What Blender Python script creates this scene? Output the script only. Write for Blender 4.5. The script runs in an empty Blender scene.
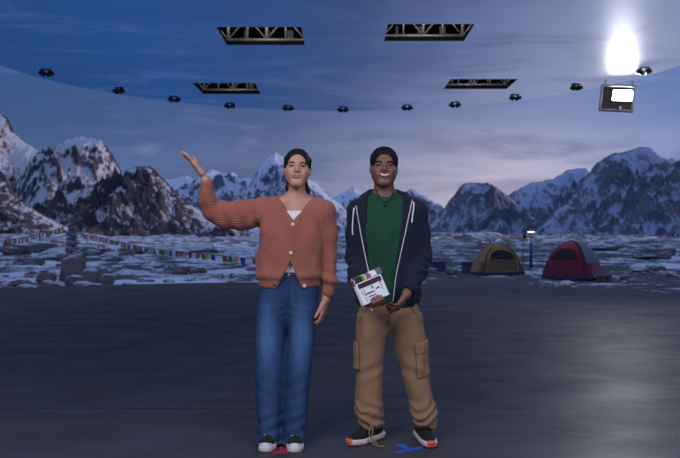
import bpy, bmesh, math, random
import numpy as np
from mathutils import Vector, Matrix
from mathutils.geometry import delaunay_2d_cdt

random.seed(7)
RNG = np.random.RandomState(11)
S = bpy.context.scene
COL = S.collection
PI = math.pi

# ------------------------------------------------------------------ camera
CAM_H = 1.22          # eye height in metres
FPX = 792.0           # focal length in pixels of the 680 px wide frame
HORIZON = 235.0

def WX(px, d): return (px - 340.0) * d / FPX
def WZ(py, d): return CAM_H + (HORIZON - py) * d / FPX
def P(px, py, d): return (WX(px, d), d, WZ(py, d))

cam = bpy.data.cameras.new('camera')
cam.sensor_width = 36.0
cam.lens = 36.0 * FPX / 680.0
cam.shift_y = (HORIZON - 229.0) / 680.0
cam.clip_end = 20000
cam.dof.use_dof = True
cam.dof.focus_distance = 4.6
cam.dof.aperture_fstop = 4.0
camo = bpy.data.objects.new('camera', cam)
camo.location = (0, 0, CAM_H)
camo.rotation_euler = (PI / 2, 0, 0)
COL.objects.link(camo)
S.camera = camo
S.view_settings.view_transform = 'Standard'
S.view_settings.look = 'None'
S.view_settings.gamma = 1
S.view_settings.use_curve_mapping = False
S.view_settings.exposure = 0.0

# ------------------------------------------------------------------ noise
_perm = np.random.RandomState(3).permutation(256).astype(np.int32)
_perm = np.concatenate([_perm, _perm, _perm])
_g = np.random.RandomState(5).randn(256, 3).astype(np.float32)
_g /= np.linalg.norm(_g, axis=1)[:, None]

def noise3(x, y, z):
    x = np.asarray(x, np.float32); y = np.asarray(y, np.float32); z = np.asarray(z, np.float32)
    xi = np.floor(x).astype(np.int32); yi = np.floor(y).astype(np.int32); zi = np.floor(z).astype(np.int32)
    xf = x - xi; yf = y - yi; zf = z - zi
    u = xf*xf*xf*(xf*(xf*6-15)+10); v = yf*yf*yf*(yf*(yf*6-15)+10); w = zf*zf*zf*(zf*(zf*6-15)+10)
    out = 0.0
    for dx in (0, 1):
        for dy in (0, 1):
            for dz in (0, 1):
                h = _perm[_perm[_perm[(xi+dx) & 255] + ((yi+dy) & 255)] + ((zi+dz) & 255)]
                g = _g[h]
                d = g[..., 0]*(xf-dx) + g[..., 1]*(yf-dy) + g[..., 2]*(zf-dz)
                out = out + d * (u if dx else 1-u) * (v if dy else 1-v) * (w if dz else 1-w)
    return out * 1.5

def fbm(x, y, z=0.0, octaves=5, gain=.5):
    z = np.zeros_like(np.asarray(x, np.float32)) + z
    a, s, f = 1.0, 0.0, 1.0
    for i in range(octaves):
        s = s + a * noise3(x*f + 17.1*i, y*f - 9.3*i, z*f + 3.7*i)
        a *= gain; f *= 2.03
    return s

def ridged(x, y, z=0.0, octaves=6, gain=.5):
    z = np.zeros_like(np.asarray(x, np.float32)) + z
    a, s, f, wgt = 1.0, 0.0, 1.0, 1.0
    for i in range(octaves):
        n = 1.0 - np.abs(noise3(x*f + 11.3*i, y*f + 5.9*i, z*f - 7.7*i)) * 1.6
        n = np.clip(n, 0, 1) ** 2
        s = s + a * n * wgt
        wgt = np.clip(n * 1.6, 0, 1)
        a *= gain; f *= 2.07
    return s / 1.6

def sst(a, b, x):
    t = np.clip((x - a) / (b - a), 0, 1)
    return t*t*(3-2*t)

# ------------------------------------------------------------------ object helpers
def link(o, parent=None):
    COL.objects.link(o)
    if parent is not None: o.parent = parent
    return o

def tag(o, label, cat, group=None, kind=None):
    if label: o['label'] = label
    if cat: o['category'] = cat
    if group: o['group'] = group
    if kind: o['kind'] = kind
    return o

def empty(name, label, cat, loc=(0, 0, 0), rot=(0, 0, 0), group=None, kind=None):
    o = bpy.data.objects.new(name, None)
    o.empty_display_size = .1
    o.location = loc; o.rotation_euler = rot
    COL.objects.link(o)
    return tag(o, label, cat, group, kind)

def copy_tree(o, parent=None):
    c = o.copy(); COL.objects.link(c)
    if parent is not None: c.parent = parent
    for ch in list(o.children): copy_tree(ch, c)
    return c

def mesh_obj(name, verts, faces, mat, parent=None, smooth=True, loc=None):
    me = bpy.data.meshes.new(name)
    me.from_pydata([tuple(v) for v in verts], [], [tuple(f) for f in faces])
    if smooth: me.shade_smooth()
    me.materials.append(mat)
    o = bpy.data.objects.new(name, me)
    if loc is not None: o.location = loc
    return link(o, parent)

def np_mesh(name, V, Q, mat, parent=None, smooth=True, attrs=None, loc=None):
    """fast mesh from numpy arrays (quads)"""
    me = bpy.data.meshes.new(name)
    V = np.ascontiguousarray(V, np.float32); Q = np.ascontiguousarray(Q, np.int32)
    n = Q.shape[1]
    me.vertices.add(len(V)); me.vertices.foreach_set('co', V.ravel())
    me.loops.add(Q.size); me.loops.foreach_set('vertex_index', Q.ravel())
    me.polygons.add(len(Q)); me.polygons.foreach_set('loop_start', np.arange(0, Q.size, n, dtype=np.int32))
    try: me.polygons.foreach_set('loop_total', np.full(len(Q), n, np.int32))
    except Exception: pass
    me.update(calc_edges=True); me.validate()
    if smooth: me.shade_smooth()
    for k, a in (attrs or {}).items():
        at = me.attributes.new(k, 'FLOAT', 'POINT')
        at.data.foreach_set('value', np.ascontiguousarray(a, np.float32).ravel())
    me.materials.append(mat)
    o = bpy.data.objects.new(name, me)
    if loc is not None: o.location = loc
    return link(o, parent)

def bm_obj(name, bm, mat, parent=None, smooth=False, loc=None, rot=None):
    me = bpy.data.meshes.new(name)
    bmesh.ops.recalc_face_normals(bm, faces=bm.faces)
    bm.to_mesh(me); bm.free()
    if smooth: me.shade_smooth()
    me.materials.append(mat)
    o = bpy.data.objects.new(name, me)
    if loc is not None: o.location = loc
    if rot is not None: o.rotation_euler = rot
    return link(o, parent)

def bm_box(bm, c, s, bev=0.0, rot=None):
    r = bmesh.ops.create_cube(bm, size=1.0)
    vs = r['verts']
    M = Matrix.Translation(c) @ (rot.to_4x4() if rot is not None else Matrix.Identity(4)) @ Matrix.Diagonal((s[0], s[1], s[2], 1))
    bmesh.ops.transform(bm, matrix=M, verts=vs)
    if bev > 0:
        es = list({e for v in vs for e in v.link_edges})
        bmesh.ops.bevel(bm, geom=es, offset=bev, segments=2, affect='EDGES', profile=.5)
    return bm

def bm_tube(bm, pts, r, n=8, caps=True, closed=False):
    """tube along a polyline; r is a number or one radius per point"""
    pts = [Vector(p) for p in pts]
    rs = [r]*len(pts) if not hasattr(r, '__len__') else list(r)
    rings = []
    prev = None
    for i, p in enumerate(pts):
        a = pts[i-1] if i > 0 else (pts[-1] if closed else pts[0])
        b = pts[i+1] if i < len(pts)-1 else (pts[0] if closed else pts[-1])
        t = (b - a).normalized()
        if prev is None:
            up = Vector((0, 0, 1)) if abs(t.z) < .9 else Vector((1, 0, 0))
            u = t.cross(up).normalized()
        else:
            u = (prev - t * prev.dot(t)).normalized()
        prev = u
        v = t.cross(u)
        rings.append([bm.verts.new(p + (u*math.cos(2*PI*k/n) + v*math.sin(2*PI*k/n)) * rs[i]) for k in range(n)])
    m = len(rings)
    for i in range(m if closed else m-1):
        A, B = rings[i], rings[(i+1) % m]
        for k in range(n):
            bm.faces.new((A[k], A[(k+1) % n], B[(k+1) % n], B[k]))
    if caps and not closed:
        bm.faces.new(rings[0][::-1]); bm.faces.new(rings[-1])
    return bm

def bm_cyl(bm, a, b, r, n=16, r2=None):
    return bm_tube(bm, [a, b], [r, r if r2 is None else r2], n)

def bm_prism(bm, poly, y0, y1):
    """polygon in x,z extruded along y"""
    A = [bm.verts.new((x, y0, z)) for x, z in poly]
    B = [bm.verts.new((x, y1, z)) for x, z in poly]
    bm.faces.new(A); bm.faces.new(B[::-1])
    n = len(poly)
    for i in range(n):
        bm.faces.new((A[i], B[i], B[(i+1) % n], A[(i+1) % n]))
    return bm

def bez(pts, n=12):
    """smooth curve through points (Catmull-Rom)"""
    p = [Vector(q) for q in pts]
    p = [p[0]*2-p[1]] + p + [p[-1]*2-p[-2]]
    out = []
    for i in range(1, len(p)-2):
        for k in range(n):
            t = k/n
            a, b, c, d = p[i-1], p[i], p[i+1], p[i+2]
            out.append(.5*((2*b) + (c-a)*t + (2*a-5*b+4*c-d)*t*t + (3*b-a-3*c+d)*t**3))
    out.append(p[-2])
    return out

# ------------------------------------------------------------------ materials
def srgb(r, g, b):
    f = lambda c: (c/255/12.92) if c/255 <= .04045 else ((c/255+.055)/1.055)**2.4
    return (f(r), f(g), f(b), 1)

class NT:
    def __init__(self, name):
        self.m = bpy.data.materials.new(name); self.m.use_nodes = True
        self.t = self.m.node_tree; self.n = self.t.nodes; self.n.clear()
        self.out = self.n.new('ShaderNodeOutputMaterial')
    def new(self, typ, **kw):
        n = self.n.new(typ)
        for k, v in kw.items():
            if k.startswith('_'): setattr(n, k[1:], v)
            else: self.set(n, k.replace('__', ' '), v)
        return n
    def set(self, n, k, v):
        s = n.inputs[k] if not isinstance(k, int) else n.inputs[k]
        if hasattr(v, 'is_output') or isinstance(v, bpy.types.NodeSocket): self.t.links.new(v, s)
        else: s.default_value = v
    def math(self, op, a, b=None, c=None, clamp=False):
        n = self.n.new('ShaderNodeMath'); n.operation = op; n.use_clamp = clamp
        for i, v in enumerate((a, b, c)):
            if v is not None: self.set(n, i, v)
        return n.outputs[0]
    def mix(self, f, a, b):
        n = self.n.new('ShaderNodeMix'); n.data_type = 'RGBA'
        self.set(n, 0, f); self.set(n, 6, a); self.set(n, 7, b)
        return n.outputs[2]
    def ramp(self, f, stops, interp='LINEAR'):
        n = self.n.new('ShaderNodeValToRGB'); r = n.color_ramp; r.interpolation = interp
        while len(r.elements) < len(stops): r.elements.new(.5)
        for e, (p, c) in zip(r.elements, stops):
            e.position = p; e.color = c if hasattr(c, '__len__') else (c, c, c, 1)
        self.set(n, 0, f)
        return n.outputs[0]
    def sstep(self, x, a, b):
        n = self.n.new('ShaderNodeMapRange'); n.interpolation_type = 'SMOOTHSTEP'
        self.set(n, 0, x); self.set(n, 1, a); self.set(n, 2, b)
        return n.outputs[0]
    def coord(self, which='Object'):
        return self.n.new('ShaderNodeTexCoord').outputs[which]
    def mapping(self, v, scale=(1, 1, 1), loc=(0, 0, 0), rot=(0, 0, 0)):
        n = self.n.new('ShaderNodeMapping'); self.t.links.new(v, n.inputs[0])
        n.inputs['Scale'].default_value = scale; n.inputs['Location'].default_value = loc; n.inputs['Rotation'].default_value = rot
        return n.outputs[0]
    def noise(self, v, scale=5, detail=4, rough=.55, dist=0.0):
        n = self.n.new('ShaderNodeTexNoise')
        if v is not None: self.t.links.new(v, n.inputs['Vector'])
        n.inputs['Scale'].default_value = scale; n.inputs['Detail'].default_value = detail
        n.inputs['Roughness'].default_value = rough; n.inputs['Distortion'].default_value = dist
        return n.outputs['Fac']
    def attr(self, name):
        n = self.n.new('ShaderNodeAttribute'); n.attribute_name = name
        return n.outputs['Fac']
    def bump(self, h, strength=.3, dist=.01):
        n = self.n.new('ShaderNodeBump'); self.set(n, 'Height', h)
        n.inputs['Strength'].default_value = strength; n.inputs['Distance'].default_value = dist
        return n.outputs[0]
    def bsdf(self, color, rough=.6, normal=None, **kw):
        b = self.n.new('ShaderNodeBsdfPrincipled')
        self.set(b, 'Base Color', color); self.set(b, 'Roughness', rough)
        if normal is not None: self.set(b, 'Normal', normal)
        for k, v in kw.items(): self.set(b, k.replace('__', ' '), v)
        self.t.links.new(b.outputs[0], self.out.inputs[0])
        return b

def mat_plain(name, color, rough=.6, var=.12, scale=30, bump=.15, bdist=.003, metallic=0.0, **kw):
    t = NT(name); v = t.coord()
    n = t.noise(v, scale, 4)
    dark = tuple(c*(1-var) for c in color[:3]) + (1,)
    lite = tuple(min(1, c*(1+var)) for c in color[:3]) + (1,)
    c = t.mix(n, dark, lite)
    t.bsdf(c, rough, t.bump(n, bump, bdist) if bump else None, Metallic=metallic, **kw)
    return t.m

def mat_fabric(name, color, rough=.85, weave=700, wr=6, wstr=.35, wdist=.012, var=.15):
    """cloth: fine weave, soft mottling and small wrinkles"""
    t = NT(name); v = t.coord()
    big = t.noise(v, wr, 3)
    fine = t.noise(v, weave, 2)
    c = t.mix(t.math('ADD', t.math('MULTIPLY', big, .6), t.math('MULTIPLY', fine, .4)),
              tuple(x*(1-var) for x in color[:3])+(1,), tuple(min(1, x*(1+var)) for x in color[:3])+(1,))
    h = t.math('ADD', big, t.math('MULTIPLY', fine, .05))
    t.bsdf(c, rough, t.bump(h, wstr, wdist), Sheen__Weight=.05, Specular__IOR__Level=.2)
    return t.m

def mat_emit(name, color, strength):
    t = NT(name)
    b = t.bsdf((.02, .02, .02, 1), .4, None, Emission__Color=color, Emission__Strength=strength)
    return t.m

def mat_skin(name, color, blush):
    t = NT(name); v = t.coord()
    n = t.noise(v, 18, 3); f = t.noise(v, 260, 2)
    c = t.mix(t.math('MULTIPLY', n, .55), color, blush)
    t.bsdf(c, .5, t.bump(f, .08, .002), Subsurface__Weight=.06, Subsurface__Scale=.006, Subsurface__Radius=(1.0, .35, .2), Specular__IOR__Level=.4)
    return t.m
# ------------------------------------------------------------------ distance-field modelling
class Field:
    def __init__(self, lo, hi, h):
        self.h = h; self.lo = np.array(lo, np.float32)
        self.n = [int(math.ceil((hi[i]-lo[i])/h))+1 for i in range(3)]
        self.F = np.full(self.n, .15, np.float32)
        self.ax = [self.lo[i] + h*np.arange(self.n[i], dtype=np.float32) for i in range(3)]
    def sub(self, lo, hi):
        sl = []
        for i in range(3):
            a = int(max(0, math.floor((lo[i]-self.lo[i])/self.h))); b = int(min(self.n[i], math.ceil((hi[i]-self.lo[i])/self.h)+1))
            if b <= a: return None
            sl.append(slice(a, b))
        X = self.ax[0][sl[0]][:, None, None]; Y = self.ax[1][sl[1]][None, :, None]; Z = self.ax[2][sl[2]][None, None, :]
        return tuple(sl), X, Y, Z
    def blend(self, sl, d, k):
        F = self.F[sl]
        if k <= 0: self.F[sl] = np.minimum(F, d); return
        h = np.clip(k - np.abs(F-d), 0, None)/k
        self.F[sl] = np.minimum(F, d) - h*h*k*.25
    def carve(self, sl, d, k):
        F = self.F[sl]; d = -d
        if k <= 0: self.F[sl] = np.maximum(F, d); return
        h = np.clip(k - np.abs(F-d), 0, None)/k
        self.F[sl] = np.maximum(F, d) + h*h*k*.25
    def cone(self, a, b, ra, rb=None, k=.01, cut=False, sq=(1, 1, 1)):
        """round cone; sq squashes the axes of the measured distance"""
        rb = ra if rb is None else rb
        m = max(ra, rb)/min(sq) + k + .03
        lo = [min(a[i], b[i])-m for i in range(3)]; hi = [max(a[i], b[i])+m for i in range(3)]
        s = self.sub(lo, hi)
        if s is None: return
        sl, X, Y, Z = s
        dx, dy, dz = (b[0]-a[0])*sq[0], (b[1]-a[1])*sq[1], (b[2]-a[2])*sq[2]
        L2 = dx*dx+dy*dy+dz*dz+1e-12
        px, py, pz = (X-a[0])*sq[0], (Y-a[1])*sq[1], (Z-a[2])*sq[2]
        t = np.clip((px*dx+py*dy+pz*dz)/L2, 0, 1)
        d = np.sqrt((px-t*dx)**2+(py-t*dy)**2+(pz-t*dz)**2) - (ra+(rb-ra)*t)
        (self.carve if cut else self.blend)(sl, d.astype(np.float32), k)
    def chain(self, pts, rs, k=.01, sq=(1, 1, 1)):
        for i in range(len(pts)-1): self.cone(pts[i], pts[i+1], rs[i], rs[i+1], k if i == 0 else min(k, .5*rs[i]), sq=sq)
    def ell(self, c, r, k=.01, cut=False, R=None):
        m = max(r) + k + .03
        s = self.sub([c[i]-m for i in range(3)], [c[i]+m for i in range(3)])
        if s is None: return
        sl, X, Y, Z = s
        x, y, z = X-c[0], Y-c[1], Z-c[2]
        if R is not None:
            Ri = R.transposed()
            x, y, z = (Ri[0][0]*x+Ri[0][1]*y+Ri[0][2]*z, Ri[1][0]*x+Ri[1][1]*y+Ri[1][2]*z, Ri[2][0]*x+Ri[2][1]*y+Ri[2][2]*z)
        q = np.sqrt((x/r[0])**2+(y/r[1])**2+(z/r[2])**2)
        q2 = np.sqrt((x/r[0]**2)**2+(y/r[1]**2)**2+(z/r[2]**2)**2) + 1e-6
        d = q*(q-1)/q2
        (self.carve if cut else self.blend)(sl, d.astype(np.float32), k)
    def loft(self, rows, k=.02, n=2.4, cut=False, edge=.006):
        """stack of (z, cx, cy, rx, ry) superellipses"""
        rows = sorted(rows)
        zs = np.array([r[0] for r in rows]); 
        zf = np.linspace(zs[0], zs[-1], 200)
        cols = []
        for j in range(1, 5):
            v = np.interp(zf, zs, [r[j] for r in rows])
            w = max(3, int(200*.05/(zs[-1]-zs[0]+1e-6))) | 1
            pad = np.concatenate([np.full(w//2, v[0]), v, np.full(w//2, v[-1])])
            cols.append(np.convolve(pad, np.ones(w)/w, 'valid'))
        mx = max(r[3] for r in rows); my = max(r[4] for r in rows)
        lo = [min(r[1] for r in rows)-mx-.05, min(r[2] for r in rows)-my-.05, zs[0]-.05]
        hi = [max(r[1] for r in rows)+mx+.05, max(r[2] for r in rows)+my+.05, zs[-1]+.05]
        s = self.sub(lo, hi)
        if s is None: return
        sl, X, Y, Z = s
        z = Z.ravel()
        cx, cy, rx, ry = [np.interp(z, zf, c).astype(np.float32)[None, None, :] for c in cols]
        ex = np.abs((X-cx)/rx); ey = np.abs((Y-cy)/ry)
        q = (ex**n+ey**n)**(1/n)
        d = (q-1)*np.minimum(rx, ry)
        dz = np.maximum(zs[0]-Z, Z-zs[-1])
        d = np.where((d > -edge) & (dz > -edge), np.sqrt(np.maximum(d+edge, 0)**2+np.maximum(dz+edge, 0)**2)-edge, np.maximum(d, dz))
        (self.carve if cut else self.blend)(sl, d.astype(np.float32), k)
    def poly_cut(self, poly, y0, y1, k=.004, grow=0.0):
        """carve a prism: polygon in x,z (convex or not) between y0 and y1"""
        xs = [p[0] for p in poly]; zs = [p[1] for p in poly]
        s = self.sub([min(xs)-.03, y0-.03, min(zs)-.03], [max(xs)+.03, y1+.03, max(zs)+.03])
        if s is None: return
        sl, X, Y, Z = s
        d2 = poly_dist(X[:, 0, 0][:, None], Z[0, 0, :][None, :], poly)[:, None, :] - grow
        dy = np.maximum(y0-Y, Y-y1)
        self.carve(sl, np.maximum(d2, dy).astype(np.float32), k)
    def wrinkle(self, fn, band=.05):
        """fn(x,y,z) gives metres to add to the surface"""
        idx = np.nonzero(np.abs(self.F) < band)
        x, y, z = self.ax[0][idx[0]], self.ax[1][idx[1]], self.ax[2][idx[2]]
        self.F[idx] -= fn(x, y, z).astype(np.float32)
    def mesh(self, blur=1):
        F = self.F
        for _ in range(blur):
            for ax in range(3):
                G = F.copy()
                a = [slice(None)]*3; b = [slice(None)]*3; c = [slice(None)]*3
                a[ax] = slice(0, -2); b[ax] = slice(1, -1); c[ax] = slice(2, None)
                G[tuple(b)] = .25*F[tuple(a)]+.5*F[tuple(b)]+.25*F[tuple(c)]
                F = G
        ins = F < 0
        nx, ny, nz = [k-1 for k in F.shape]
        cnt = np.zeros((nx, ny, nz), np.uint8)
        for i in (0, 1):
            for j in (0, 1):
                for k in (0, 1): cnt += ins[i:nx+i, j:ny+j, k:nz+k]
        mask = (cnt > 0) & (cnt < 8)
        I, J, K = np.nonzero(mask)
        vid = np.full(mask.shape, -1, np.int32); vid[I, J, K] = np.arange(len(I))
        acc = np.zeros((len(I), 3), np.float32); num = np.zeros(len(I), np.float32)
        for ax in range(3):
            o1, o2 = [o for o in range(3) if o != ax]
            for u in (0, 1):
                for v in (0, 1):
                    c = [0, 0, 0]; c[o1] = u; c[o2] = v
                    e = list(c); e[ax] = 1
                    f0 = F[I+c[0], J+c[1], K+c[2]]; f1 = F[I+e[0], J+e[1], K+e[2]]
                    cr = (f0 < 0) != (f1 < 0)
                    t = np.where(cr, f0/np.where(cr, f0-f1, 1), 0)
                    p = np.zeros((len(I), 3), np.float32) + np.array(c, np.float32)
                    p[:, ax] = t
                    acc += p*cr[:, None]; num += cr
        V = (np.stack([I, J, K], 1) + acc/np.maximum(num, 1)[:, None])*self.h + self.lo
        quads = []
        for ax in range(3):
            o1, o2 = [(1, 2), (2, 0), (0, 1)][ax]
            a = [slice(1, -1)]*3; a[ax] = slice(0, -1); b = list(a); b[ax] = slice(1, None)
            A, B = ins[tuple(a)], ins[tuple(b)]
            ci = np.stack(np.nonzero(A != B), 1)
            if not len(ci): continue
            flip = A[tuple(ci.T)]
            off = np.ones(3, np.int64); off[ax] = 0
            ci = ci + off
            def at(u, v):
                q = ci.copy(); q[:, o1] -= u; q[:, o2] -= v
                return vid[q[:, 0], q[:, 1], q[:, 2]]
            Q = np.stack([at(1, 1), at(0, 1), at(0, 0), at(1, 0)], 1)
            Q[~flip] = Q[~flip][:, ::-1]
            quads.append(Q)
        return V, np.concatenate(quads)

def poly_dist(X, Z, poly):
    """signed distance to a polygon (negative inside)"""
    d = None; inside = None
    n = len(poly)
    for i in range(n):
        x0, z0 = poly[i]; x1, z1 = poly[(i+1) % n]
        ex, ez = x1-x0, z1-z0
        t = np.clip(((X-x0)*ex+(Z-z0)*ez)/(ex*ex+ez*ez+1e-12), 0, 1)
        q = (X-x0-t*ex)**2+(Z-z0-t*ez)**2
        d = q if d is None else np.minimum(d, q)
        c = ((z0 > Z) != (z1 > Z)) & (X < (x1-x0)*(Z-z0)/(z1-z0+1e-12)+x0)
        inside = c if inside is None else inside ^ c
    d = np.sqrt(d)
    return np.where(inside, -d, d)

def seg_dist(x, z, a, b):
    ex, ez = b[0]-a[0], b[1]-a[1]
    t = np.clip(((x-a[0])*ex+(z-a[1])*ez)/(ex*ex+ez*ez+1e-12), 0, 1)
    return np.sqrt((x-a[0]-t*ex)**2+(z-a[1]-t*ez)**2)

def field_obj(name, f, mat, parent, blur=1, attrs=None, keep=None):
    V, Q = f.mesh(blur)
    at = attrs(V) if attrs else None
    o = np_mesh(name, V - np.array(parent_world(parent), np.float32), Q, mat, parent, True, at)
    return o

def parent_world(p):
    t = Vector((0, 0, 0))
    while p is not None:
        t += p.location; p = p.parent
    return t

# ------------------------------------------------------------------ anatomy
class Frame:
    """local head/hand frame -> world"""
    def __init__(self, o, R=None, s=1.0):
        self.o = Vector(o); self.R = R or Matrix.Identity(3); self.s = s
    def __call__(self, x, y, z):
        return tuple(self.o + self.R @ (Vector((x, y, z))*self.s))

def head(f, H, female=True):
    """skull, jaw, nose, brow, ears and lids; x right, -y out of the face, z up, origin between the eyes' height and ears"""
    s = H.s
    R = H.R
    f.ell(H(0, .012, .040), (.074*s, .094*s, .078*s), .02, R=R)
    f.ell(H(0, -.030, -.030), ((.056 if female else .060)*s, .062*s, .084*s), .02, R=R)
    jw = .036 if female else .045
    for sx in (-1, 1):
        f.cone(H(sx*jw, -.004, -.055), H(sx*.020, -.064, -.100), .022*s, .018*s, .025)
        f.ell(H(sx*.044, -.056, -.022), (.021*s, .020*s, .020*s), .02, R=R)
        f.ell(H(sx*.030, -.064, -.052), (.019*s, .019*s, .024*s), .02, R=R)
    for sx in (-1, 1): f.ell(H(sx*.050, -.022, -.036), (.022*s, .034*s, .042*s), .02, R=R)
    f.ell(H(0, -.072, -.099), (.022*s, .018*s, .016*s), .02, R=R)
    f.cone(H(-.030, -.072, .026), H(.030, -.072, .026), .015*s, None, .015)
    for sx in (-1, 1): f.ell(H(sx*.033, -.094, .003), (.017*s, .012*s, .011*s), .014, cut=True, R=R)
    for sx in (-1, 1): f.ell(H(sx*.033, -.0735, .001), (.0165*s, .0145*s, .013*s), .004, R=R)
    # lids open as an almond slit
    for sx in (-1, 1): f.ell(H(sx*.033, -.092, .000), (.0152*s, .010*s, .0060*s), .002, cut=True, R=R)
    w = .0145 if female else .018
    f.cone(H(0, -.084, .012), H(0, -.104, -.026), .0085*s, .0115*s, .012)
    for sx in (-1, 1): f.ell(H(sx*w*.85, -.093, -.031), (.0085*s, .011*s, .0075*s), .008, R=R)
    # mouth mound
    f.ell(H(0, -.076, -.054), (.026*s, .018*s, .020*s), .015, R=R)
    for sx in (-1, 1):
        f.ell(H(sx*.076, .014, -.008), (.010*s, .018*s, .031*s), .006, R=R)
        f.ell(H(sx*.085, .006, -.006), (.006*s, .010*s, .018*s), .004, cut=True, R=R)

def hand(f, wrist, u, n, side, curl=(.25, .25, .25, .25), thumb=(.6, .5), s=1.0, spread=1.0, k=.004):
    """wrist point, u along the fingers, n the way the palm faces, side=+1 if the thumb is on u x n"""
    W = Vector(wrist); u = Vector(u).normalized(); n = Vector(n); n = (n-u*n.dot(u)).normalized()
    v = u.cross(n)*side
    lens = (.070, .078, .073, .058); vs = (.029, .010, -.010, -.028); us = (.086, .090, .085, .076)
    for i in range(4):
        kn = W + u*us[i]*s + v*vs[i]*s
        base = W + u*.012*s + v*vs[i]*.62*s
        f.cone(tuple(base), tuple(kn), .0150*s, .0118*s, .016)
    f.cone(tuple(W+u*.03*s+v*.020*s+n*.008*s), tuple(W+u*.05*s+v*.03*s+n*.010*s), .013*s, .012*s, .014)
    for i in range(4):
        p = W + u*us[i]*s + v*vs[i]*s
        d = (u + v*(.13, .03, -.05, -.14)[i]*spread).normalized()
        c = curl[i] if hasattr(curl, '__len__') else curl
        r = (.0092, .0096, .0092, .0080)[i]*s
        for j, (fl, fr) in enumerate(((.45, 1), (.30, .92), (.25, .84))):
            ang = c*(.7, 1.0, .8)[j]
            ax = d.cross(n).normalized()
            d = (Matrix.Rotation(ang, 3, ax) @ d).normalized()
            q = p + d*lens[i]*fl*s
            f.cone(tuple(p), tuple(q), r*fr, r*(fr-.1), k if j == 0 else .003)
            p = q
    b = W + u*.022*s + v*.024*s
    d = (u*math.cos(thumb[0]) + v*math.sin(thumb[0]) + n*.25).normalized()
    m = b + d*.044*s
    f.cone(tuple(b), tuple(m), .0145*s, .0115*s, .012)
    d2 = (d*math.cos(thumb[1]*.5) + (u*.8+n*.2)*math.sin(thumb[1]*.5)).normalized()
    q = m + d2*.034*s; f.cone(tuple(m), tuple(q), .0112*s, .0100*s, .003)
    d3 = (d2 + u*.3*thumb[1]).normalized()
    f.cone(tuple(q), tuple(q + d3*.026*s), .0100*s, .0075*s, .003)
# ================================================================== THE SETTING
CEIL_H = CAM_H + 3.2
FC = (-1.0, 10.2); FR = 10.3          # stage floor: round end
CC = (0.0, 13.9); CR = 6.5            # ceiling: round end

# ---- sky ----
def build_world():
    w = bpy.data.worlds.new('dusk_sky'); S.world = w; w.use_nodes = True
    t = NT.__new__(NT); t.m = w; t.t = w.node_tree; t.n = t.t.nodes; t.n.clear()
    out = t.n.new('ShaderNodeOutputWorld')
    v = t.coord('Generated')
    sep = t.n.new('ShaderNodeSeparateXYZ'); t.t.links.new(v, sep.inputs[0])
    az = t.math('ARCTAN2', sep.outputs[0], sep.outputs[1])
    el = sep.outputs[2]
    cl = t.noise(t.mapping(v, (1.6, 1.6, 9.0), (.3, .1, 0)), 2.2, 6, .58, .4)
    cl2 = t.noise(t.mapping(v, (1, 1, 5.0), (4.3, 2.1, 0)), 6.0, 5, .6, .3)
    a = t.math('MULTIPLY_ADD', az, 1/1.2, .5)              # -0.6..0.6 rad -> 0..1
    a = t.math('ADD', a, t.math('MULTIPLY', t.math('SUBTRACT', cl, .5), .16))
    low = t.ramp(a, [(0.0, srgb(72, 100, 150)), (.25, srgb(90, 112, 160)), (.42, srgb(104, 116, 154)), (.53, srgb(146, 150, 180)),
                     (.66, srgb(198, 190, 208)), (.80, srgb(160, 166, 200)), (1.0, srgb(110, 130, 180))])
    high = t.ramp(a, [(0.0, srgb(54, 84, 138)), (.20, srgb(60, 90, 140)), (.42, srgb(74, 94, 138)), (.56, srgb(104, 116, 162)),
                      (.72, srgb(122, 138, 182)), (.85, srgb(100, 126, 180)), (1.0, srgb(84, 112, 168))])
    c = t.mix(t.sstep(t.math('ADD', el, t.math('MULTIPLY', t.math('SUBTRACT', cl2, .5), .05)), .05, .17), low, high)
    dark = t.sstep(cl, .44, .62)
    c = t.mix(t.math('MULTIPLY', dark, .42), c, srgb(66, 82, 122))
    wisp = t.sstep(cl2, .55, .75)
    c = t.mix(t.math('MULTIPLY', wisp, .22), c, srgb(170, 176, 205))
    # unseen sky behind and overhead, brightened to light the snow and mountain faces
    back = t.sstep(sep.outputs[1], -.55, .25)
    c = t.mix(t.sstep(el, .28, .7), c, srgb(150, 168, 214))
    c = t.mix(back, srgb(108, 126, 172), c)
    bg = t.n.new('ShaderNodeBackground'); t.t.links.new(c, bg.inputs[0]); bg.inputs[1].default_value = 1.0
    t.t.links.new(bg.outputs[0], out.inputs[0])
build_world()

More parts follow.
